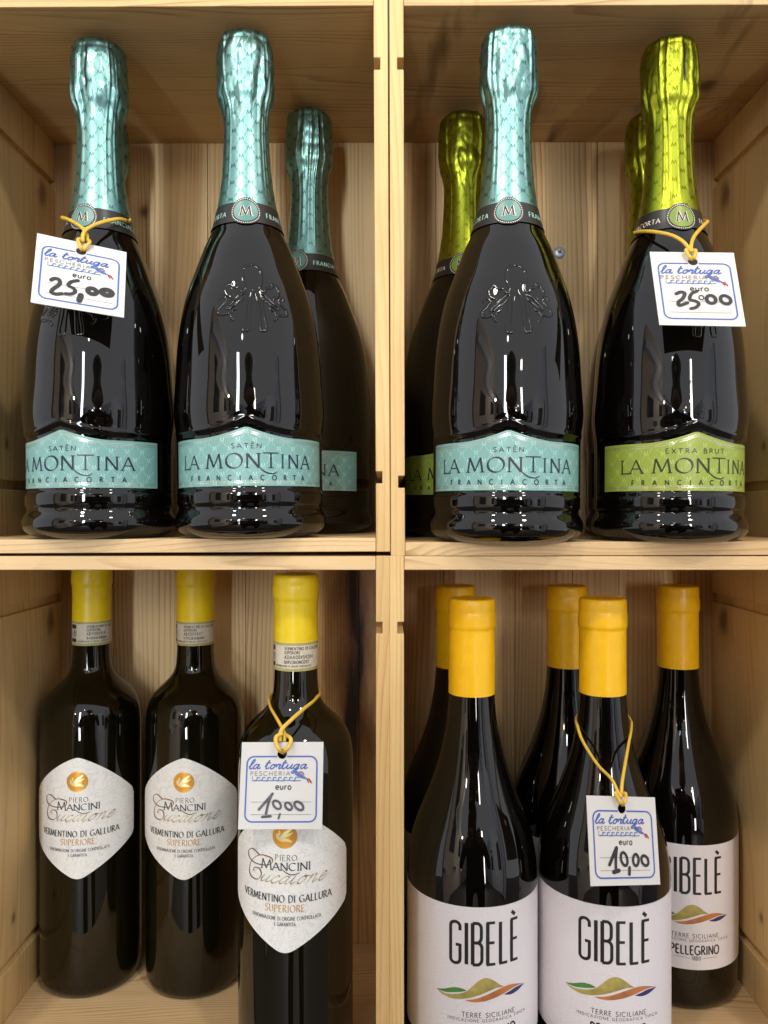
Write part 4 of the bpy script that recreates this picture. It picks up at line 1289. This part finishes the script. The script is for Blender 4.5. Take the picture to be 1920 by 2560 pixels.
def price_tag(label, quad, depths, zq, strokes, band_paths, org, zs, ink_mat, knot):
    C = [unproj(quad[i][0], quad[i][1], depths[i]) for i in range(4)]
    ctr = sum(C, Vector()) / 4
    e = empty('price_tag', ctr)
    tag(e, label, 'price tag', 'price tags hanging on bottle necks')
    Cl = [c - ctr for c in C]
    nrm = (Cl[1] - Cl[0]).cross(Cl[3] - Cl[0]).normalized()
    if nrm.y > 0: nrm = -nrm
    bow = 0.0
    def fn(u, v, off):
        t = 1 - v
        p_ = (Cl[0] * (1 - u) + Cl[1] * u) * (1 - t) + (Cl[3] * (1 - u) + Cl[2] * u) * t
        return p_ + nrm * (off + bow * 4 * u * (1 - u) * (0.3 + t))
    Wt = ((Cl[1] - Cl[0]).length + (Cl[2] - Cl[3]).length) / 2
    Ht = ((Cl[3] - Cl[0]).length + (Cl[2] - Cl[1]).length) / 2
    asp = Ht / Wt
    # card with a round hole and real thickness
    hu, hv, hr = 0.497, 0.863, 0.058
    n = 48
    def edge_pt(a):
        du, dv = cos(a), sin(a)
        tt = []
        if du > 1e-9: tt.append((1 - hu) / du)
        if du < -1e-9: tt.append(-hu / du)
        if dv > 1e-9: tt.append((1 - hv) * asp / dv)
        if dv < -1e-9: tt.append(-hv * asp / dv)
        t = min(tt)
        return hu + du * t, hv + dv * t / asp
    angs = sorted([2 * pi * k / n for k in range(n)] + [atan2((cv - hv) * asp, cu - hu) % (2 * pi) for cu in (0, 1) for cv in (0, 1)])
    rings = [0.0, 0.15, 0.4, 0.7, 1.0]
    vs, fs = [], []
    th = 0.00045
    m = len(angs)
    for off in (0.0, -th):
        for rg in rings:
            for a in angs:
                eu, ev = edge_pt(a)
                cu, cv = hu + hr * cos(a), hv + hr * sin(a) / asp
                vs.append(fn(cu + (eu - cu) * rg, cv + (ev - cv) * rg, off))
    nr = len(rings)
    for s in range(2):
        b0 = s * nr * m
        for j in range(nr - 1):
            for k in range(m):
                k2 = (k + 1) % m
                q = (b0 + j * m + k, b0 + j * m + k2, b0 + (j + 1) * m + k2, b0 + (j + 1) * m + k)
                fs.append(q if s else q[::-1])
    for j in (0, nr - 1):
        for k in range(m):
            k2 = (k + 1) % m
            fs.append((j * m + k, j * m + k2, nr * m + j * m + k2, nr * m + j * m + k))
    card = mesh_obj('card', vs, fs, M['card'], e)
    # print: work in metres on the card, u scaled by Wt
    f2 = lambda x, y, off: fn(x / Wt, y / Ht, off)
    W_, H_ = Wt, Ht
    L_ = 0.00018
    I = Ink(f2, L_, 0.004)
    x0, x1, y0, y1, rc = 0.075 * W_, 0.925 * W_, 0.085 * H_, 0.835 * H_, 0.085 * W_
    pts = E(x1 - rc, y1 - rc, rc, rc, 90, 0, 6) + E(x1 - rc, y0 + rc, rc, rc, 0, -90, 6) + E(x0 + rc, y0 + rc, rc, rc, 270, 180, 6) + E(x0 + rc, y1 - rc, rc, rc, 180, 90, 6)
    # open round the hole at the top edge
    pts = [(0.56 * W_, y1)] + pts + [(0.435 * W_, y1)]
    I.ribbon(pts, 0.018 * W_)
    I.build('printed_border', M['blue_ink'], card)
    I = Ink(f2, L_ + 0.00005, 0.004)
    # "la tortuga" in script
    sx_ = 0.60 * W_
    tot = 3.70
    hh = 0.105 * H_
    I.text('la tortuga', 0.445 * W_, 0.694 * H_, hh, 0.135, sx_ / (tot * hh), gap=0.0, align='c', shear=0.22, font=script)
    I.build('shop_script', M['blue_ink'], card)
    I = Ink(f2, L_, 0.004)
    I.text('PESCHERIA', 0.360 * W_, 0.616 * H_, 0.046 * H_, 0.19, 1.30 * W_ / 0.0505 * 0.0505 / W_, gap=0.28, align='c')
    I.ribbon([(0.146 * W_, 0.615 * H_), (0.146 * W_, 0.558 * H_), (0.19 * W_, 0.565 * H_)], 0.008 * W_)
    I.build('shop_lettering', M['tag_grey'], card)
    I = Ink(f2, L_ + 0.00003, 0.004)
    for k in range(8):
        x = 0.175 * W_ + k * 0.066 * W_
        I.ribbon(smooth([(x - 0.01 * W_, 0.558 * H_), (x + 0.025 * W_, 0.566 * H_), (x + 0.028 * W_, 0.590 * H_), (x + 0.052 * W_, 0.594 * H_), (x + 0.064 * W_, 0.583 * H_)], 3), 0.012 * W_, taper=True)
    I.ribbon(smooth([(0.155 * W_ + 0.0825 * W_ * k, (0.554 + 0.006 * (k % 2)) * H_) for k in range(8)], 3), 0.010 * W_)
    I.build('printed_waves', M['wave_ink'], card)
    I = Ink(f2, L_ + 0.0001, 0.004)
    fx = lambda s, t: ((0.640 + 0.17 * s - 0.045 * t * 0) * W_, (0.660 - 0.085 * s + t) * H_)
    n = 14
    prev = None
    for i in range(n + 1):
        s = i / n
        wd = 0.026 * sin(pi * s ** 0.75) + 0.003
        a = I._p(*fx(s, wd), L_ + 0.0001); b = I._p(*fx(s, -wd), L_ + 0.0001)
        if prev: I.f.append((prev[0], prev[1], b, a))
        prev = (a, b)
    I.build('printed_fish', M['fish_blue'], card)
    I = Ink(f2, L_ + 0.00012, 0.004)
    I.ribbon([fx(.98, 0), fx(1.14, .010), fx(1.32, -.020)], 0.018 * W_, taper=False)
    I.ribbon([fx(.98, 0), fx(1.12, -.030)], 0.016 * W_)
    I.ribbon([fx(.42, .030), fx(.62, .050), fx(.78, .030)], 0.014 * W_)
    I.build('printed_fish_fins', M['fish_red'], card)
    I = Ink(f2, L_, 0.004)
    I.text('euro', 0.525 * W_, 0.455 * H_, 0.088 * H_, 0.125, 1.02, gap=0.08, align='c')
    I.build('euro_lettering', M['black_ink'], card)
    I = Ink(f2, L_, 0.004)
    for yy in (0.312, 0.168):
        I.ribbon([(0.145 * W_, yy * H_), (0.865 * W_, yy * H_)], 0.0035 * W_)
    I.build('ruled_lines', M['grey_ink'], card)
    I = Ink(f2, L_ + 0.00015, 0.004)
    for pts, wd in strokes:
        q = [inv_bilinear(zq, *p_) for p_ in smooth(pts, 4)]
        q = [(u * W_, v * H_) for u, v in q]
        wm = wd / ((zq[1][0] - zq[0][0])) * W_
        I.ribbon(q, wm)
        for p_ in (q[0], q[-1]): I.disc(p_[0], p_[1], wm * 0.48, 10)
    I.build('handwritten_price', ink_mat, card)
    # rubber band
    vs, fs = [], []
    for path, rad in band_paths:
        P3 = [unproj(org[0] + p_[0] / zs, org[1] + p_[1] / zs, p_[2]) - ctr for p_ in path]
        P3 = [Vector(p_) for p_ in smooth([tuple(p_) for p_ in P3], 7)]
        tube_pts(P3, rad, vs, fs, 10, 0.75)
    mesh_obj('rubber_band', vs, fs, M['rubber'], e, True)
    return e

# tag 1: far left teal bottle
zq = [(195, 372), (1520, 655), (1480, 1622), (97, 1395)]
def z2s(o_, s_, pts): return [(o_[0] + x_ / s_, o_[1] + y_ / s_) for x_, y_ in pts]
s1 = 1659 / 280
st = [([(400, 1085), (455, 1062), (520, 1085), (522, 1150), (430, 1215), (405, 1262), (470, 1288), (560, 1282)], 62),
      ([(800, 1095), (700, 1112), (655, 1165), (735, 1210), (755, 1258), (700, 1288), (615, 1284)], 58),
      ([(842, 1305), (815, 1385)], 88),
      (ell(1008, 1250, 62, 42, -0.4), 78), (ell(1225, 1272, 72, 42, -0.5), 88)]
bp = [([(1010, 200, 0.527), (700, 150, 0.524), (560, 140, 0.506), (640, 165, 0.490), (760, 225, 0.480), (870, 305, 0.474), (935, 400, 0.470), (935, 480, 0.468)], 0.0011),
      ([(1010, 200, 0.527), (1350, 160, 0.524), (1545, 165, 0.510), (1545, 200, 0.499), (1400, 165, 0.487), (1150, 215, 0.477), (960, 295, 0.470), (880, 380, 0.466), (870, 500, 0.465)], 0.0013),
      ([(935, 470, 0.468), (975, 505, 0.464), (930, 560, 0.4625), (885, 615, 0.4625), (868, 640, 0.468)], 0.0012),
      ([(880, 480, 0.467), (800, 465, 0.464), (820, 545, 0.4620), (850, 612, 0.4620), (868, 640, 0.468)], 0.0012)]
price_tag('tilted white 25,00 tag on the teal bottle at the far left', z2s((60, 520), s1, zq), (0.466, 0.468, 0.438, 0.436), zq, st, bp, (60, 520), s1, M['marker'], None)

# tag 2: lime bottle
s2 = 1659 / 310
zq = [(290, 585), (1415, 598), (1577, 1585), (420, 1562)]
st = [([(645, 1165), (705, 1142), (758, 1160), (735, 1225), (675, 1275), (690, 1318), (795, 1285)], 50),
      ([(925, 1130), (850, 1165), (828, 1240), (905, 1262), (948, 1300), (905, 1345), (840, 1360)], 46),
      (ell(982, 1215, 32, 28, -0.2), 15),
      (ell(1112, 1240, 60, 52, -0.2), 50), (ell(1305, 1245, 66, 55, -0.35), 48)]
bp = [([(560, 240, 0.522), (250, 260, 0.520), (92, 330, 0.502), (170, 315, 0.488), (330, 318, 0.476), (560, 360, 0.467), (720, 440, 0.461), (815, 540, 0.457), (850, 590, 0.455)], 0.0012),
      ([(560, 240, 0.522), (900, 190, 0.518), (1060, 175, 0.500), (1030, 215, 0.487), (940, 310, 0.474), (875, 400, 0.465), (845, 500, 0.458), (850, 590, 0.455)], 0.0012),
      ([(840, 570, 0.456), (775, 560, 0.4545), (800, 620, 0.4530), (845, 680, 0.4525), (862, 700, 0.459)], 0.0011),
      ([(860, 570, 0.456), (905, 570, 0.4545), (900, 620, 0.4530), (878, 675, 0.4525), (862, 700, 0.459)], 0.0011)]
price_tag('white 25,00 tag on the lime green foil bottle', z2s((1570, 520), s2, zq), (0.458, 0.458, 0.431, 0.431), zq, st, bp, (1570, 520), s2, M['marker'], None)

# tag 3: slim bottle
s3 = 1438 / 260
zq = [(138, 862), (1265, 857), (1247, 2062), (83, 2065)]
st = [([(372, 1790), (470, 1680), (562, 1572)], 36), ([(548, 1590), (505, 1700), (470, 1850)], 34), ([(418, 1892), (535, 1884)], 34),
      (ell(622, 1725, 50, 58, -0.35), 30), ([(664, 1850), (642, 1915)], 26),
      (ell(782, 1745, 44, 50, -0.35), 32), (ell(925, 1740, 55, 58, -0.45), 34)]
bp = [([(880, 180, 0.534), (620, 170, 0.532), (518, 240, 0.517), (530, 370, 0.500), (600, 500, 0.486), (680, 640, 0.476), (725, 740, 0.471), (725, 850, 0.4695)], 0.0012),
      ([(880, 180, 0.534), (1130, 110, 0.532), (1205, 160, 0.517), (1150, 270, 0.498), (980, 410, 0.483), (800, 570, 0.474), (680, 700, 0.469), (660, 850, 0.4680)], 0.0013),
      ([(745, 760, 0.4705), (810, 810, 0.4660), (800, 900, 0.4645), (740, 970, 0.4640), (700, 1010, 0.470)], 0.0013),
      ([(700, 740, 0.4680), (610, 790, 0.4655), (615, 900, 0.4640), (660, 975, 0.4635), (700, 1010, 0.470)], 0.0013)]
price_tag('upright white 10,00 tag covering the top of a pale diamond label', z2s((580, 1700), s3, zq), (0.4685, 0.4685, 0.4645, 0.4645), zq, st, bp, (580, 1700), s3, M['marker_grey'], None)

# tag 4: amber capped bottle
s4 = 1659 / 250
zq = [(240, 258), (1375, 290), (1465, 1735), (312, 1762)]
st = [([(610, 1408), (660, 1280), (722, 1125)], 46), ([(728, 1125), (712, 1300), (715, 1480)], 42), ([(680, 1528), (765, 1502)], 56),
      (ell(850, 1312, 52, 108, -0.18), 38), ([(940, 1450), (938, 1565)], 42),
      (ell(1045, 1328, 46, 95, -0.02), 38), (ell(1198, 1338, 56, 82, -0.22), 38)]
bp = [([(420, -1300, 0.548), (200, -1180, 0.540), (75, -1050, 0.520), (90, -900, 0.508), (180, -640, 0.495), (420, -260, 0.478), (650, -20, 0.466), (760, 200, 0.459), (800, 290, 0.4575)], 0.0010),
      ([(420, -1300, 0.548), (760, -1200, 0.540), (960, -1020, 0.520), (985, -860, 0.508), (940, -600, 0.493), (870, -200, 0.474), (830, 60, 0.464), (815, 290, 0.4580)], 0.0011),
      ([(800, 250, 0.4600), (710, 205, 0.4570), (760, 300, 0.4560), (815, 385, 0.4560), (838, 420, 0.462)], 0.0010),
      ([(810, 260, 0.4600), (880, 215, 0.4575), (895, 300, 0.4570), (862, 385, 0.4565), (838, 420, 0.462)], 0.0010)]
price_tag('white 10,00 tag with one blotted comma, on an amber capped bottle', z2s((1430, 1950), s4, zq), (0.452, 0.470, 0.464, 0.447), zq, st, bp, (1430, 1950), s4, M['marker'], None)

# ------------------------------------------------------------------ the shop round the shelves (seen in the reflections)
def room(name, x0, x1, y0, y1, z0, z1, mat):
    o = box(name, x0, x1, y0, y1, z0 + CZ, z1 + CZ, mat)
    return o
r_ = room('floor', -4, 4, -7, 0.9, -1.40, -1.35, M['floor']); tag(r_, kind='structure')
r_ = room('added_backing_wall', -2.6, 2.6, 0.67, 0.8, -1.35, 1.9, M['dark_wall']); tag(r_, kind='structure')  # unseen dark wall added to block bright background in the crate gaps
r_ = room('wall_left', -1.75, -1.6, -5.5, -0.6, -1.35, 1.3, M['beige']); tag(r_, kind='structure')
for k in range(3):
    yy = -1.3 - k * 1.3
    b_ = room('window', -1.6, -1.57, yy - 0.25, yy + 0.25, 0.0, 0.75, M['dark_pane']); b_.parent = r_
    b_.location = (0, 0, 0)
lf = r_
r_ = room('wall_right', 1.9, 2.0, -5.5, -0.9, -1.35, 0.9, M['grey_panel']); tag(r_, kind='structure')
for k in range(3):
    yy = -1.5 - k * 1.2
    b_ = room('door_panel', 1.86, 1.9, yy - 0.32, yy + 0.32, -1.3, 0.55, M['pale']); b_.parent = r_
    c_ = room('dark_glass', 1.845, 1.859, yy - 0.18, yy + 0.18, -0.5, 0.35, M['dark_pane']); c_.parent = b_
r_ = room('wall_far', -1.6, 1.9, -5.6, -5.5, -1.35, 0.75, M['grey_panel']); tag(r_, kind='structure')
for k, (xa, xb, za, zb, mm) in enumerate([(-1.35, -0.95, -1.3, 0.6, 'pale'), (-0.80, -0.62, -1.3, 0.7, 'dark_pane'), (-0.30, -0.12, -1.3, 0.7, 'pale'), (0.10, 0.55, -0.3, 0.45, 'dark_pane'), (0.70, 0.80, -1.3, 0.7, 'pale'), (1.0, 1.5, -0.6, 0.4, 'dark_pane'), (0.35, 0.47, -1.1, -0.4, 'blue_screen')]):
    b_ = room('added_wall_panel', xa, xb, -5.5, -5.44 + k * 0.003, za, zb, M[mm]); b_.parent = r_  # pale and dark strips added to give the bottle reflections more contrast
for k in range(4):
    b_ = room('ledge', -1.6, -1.35, -1.0 - k * 1.05, -0.62 - k * 1.05, -0.55 + 0.1 * (k % 2), -0.45 + 0.1 * (k % 2), M['pale']); b_.parent = lf
b_ = room('cornice', -1.6, -1.42, -5.4, -0.62, 0.86, 1.0, M['pale']); b_.parent = lf
r_ = room('plinth', -0.32, 0.32, 0.46, 0.66, -1.35, -0.3712, M['dark_wall']); tag(r_, 'dark plinth under the stacked pine crates', 'plinth')

# the photographer, dark clothes, phone held up at the lens
def person():
    e = empty('person', (0.05, -0.40, -1.33))
    e.scale = (1.5, 1.0, 0.95)
    tag(e, 'person in dark clothes holding a phone up, mirrored in the bottles', 'person')
    V = [(0, 0, .95), (0, 0, 1.12), (0, .01, 1.30), (0, .01, 1.43), (0, .02, 1.50), (0, .04, 1.56),
         (.19, .0, 1.40), (.25, .05, 1.13), (.13, .28, 1.26), (.085, .34, 1.31),
         (-.19, .0, 1.40), (-.25, .05, 1.13), (-.13, .28, 1.26), (-.085, .34, 1.31),
         (.10, 0, .88), (.11, .02, .48), (.11, -.01, .09), (.12, .13, .03),
         (-.10, 0, .88), (-.11, .02, .48), (-.11, -.01, .09), (-.12, .13, .03)]
    Ed = [(0, 1), (1, 2), (2, 3), (3, 4), (4, 5), (3, 6), (6, 7), (7, 8), (8, 9), (3, 10), (10, 11), (11, 12), (12, 13),
          (0, 14), (14, 15), (15, 16), (16, 17), (0, 18), (18, 19), (19, 20), (20, 21)]
    rad = [.17, .16, .18, .13, .055, .055, .07, .05, .037, .028, .07, .05, .037, .028, .10, .07, .05, .035, .10, .07, .05, .035]
    me = bpy.data.meshes.new('body')
    me.from_pydata(V, Ed, [])
    o = bpy.data.objects.new('body', me)
    COL.objects.link(o); o.parent = e
    me.materials.append(M['dark_cloth'])
    sk = o.modifiers.new('skin', 'SKIN'); sk.use_smooth_shade = True
    for i, s in enumerate(me.skin_vertices[0].data):
        s.radius = (rad[i], rad[i] * 0.75)
        s.use_root = (i == 0)
    ss = o.modifiers.new('sub', 'SUBSURF'); ss.levels = 2; ss.render_levels = 2
    # head with nose, brow and ears
    bm = bmesh.new()
    bmesh.ops.create_uvsphere(bm, u_segments=32, v_segments=24, radius=1)
    for v in bm.verts:
        x, y, z = v.co
        w_ = 0.078 * (1 - 0.18 * max(0, -z))
        n_ = 0.018 * exp(-((x / 0.16) ** 2)) * exp(-(((z + 0.1) / 0.22) ** 2)) * (1 if y > 0 else 0)
        ear = 0.014 * exp(-((abs(x) - 1) / 0.12) ** 2) * exp(-(z / 0.25) ** 2) * exp(-((y) / 0.2) ** 2)
        v.co = (x * w_ + (ear if x > 0 else -ear), y * 0.098 + n_ + 0.03, z * 0.118 + 1.665)
    me = bpy.data.meshes.new('head'); bm.to_mesh(me); bm.free()
    me.polygons.foreach_set('use_smooth', [True] * len(me.polygons)); me.materials.append(M['skin'])
    h_ = bpy.data.objects.new('head', me); COL.objects.link(h_); h_.parent = e
    bm = bmesh.new()
    bmesh.ops.create_uvsphere(bm, u_segments=32, v_segments=20, radius=1)
    for v in bm.verts:
        x, y, z = v.co
        v.co = (x * 0.088, y * 0.106 + 0.012, max(z, -0.25) * 0.120 + 1.69)
    me = bpy.data.meshes.new('hair'); bm.to_mesh(me); bm.free()
    me.polygons.foreach_set('use_smooth', [True] * len(me.polygons)); me.materials.append(M['hair'])
    h2 = bpy.data.objects.new('hair', me); COL.objects.link(h2); h2.parent = e
    # hands: palm, four fingers and a thumb each
    for s in (-1, 1):
        vs, fs = [], []
        b = Vector((s * .085, .34, 1.31))
        tube_pts([b, b + Vector((-s * .004, .02, .02)), b + Vector((-s * .008, .035, .055))], lambda t: .022 + .012 * sin(pi * t), vs, fs, 10, 0.6)
        for k in range(4):
            p0 = b + Vector((-s * .006, .028 + .004 * k, .030 + .017 * k))
            l = (.062, .070, .066, .052)[k]
            tube_pts([p0, p0 + Vector((-s * l * .35, .022, .002)), p0 + Vector((-s * l * .8, .020, .002)), p0 + Vector((-s * l, .008, .001))], .008, vs, fs, 8)
        tube_pts([b + Vector((-s * .01, .012, .01)), b + Vector((-s * .03, .002, .035)), b + Vector((-s * .045, .006, .055))], .009, vs, fs, 8)
        mesh_obj('hand', vs, fs, M['skin'], e, True)
    return e
person()
ph = box('phone', -0.075, 0.075, -0.030, -0.021, CZ - 0.034, CZ + 0.040, M['dark_pane'], None, 0.003)
tag(ph, 'dark phone held level in front of the shelves, behind the lens', 'phone')
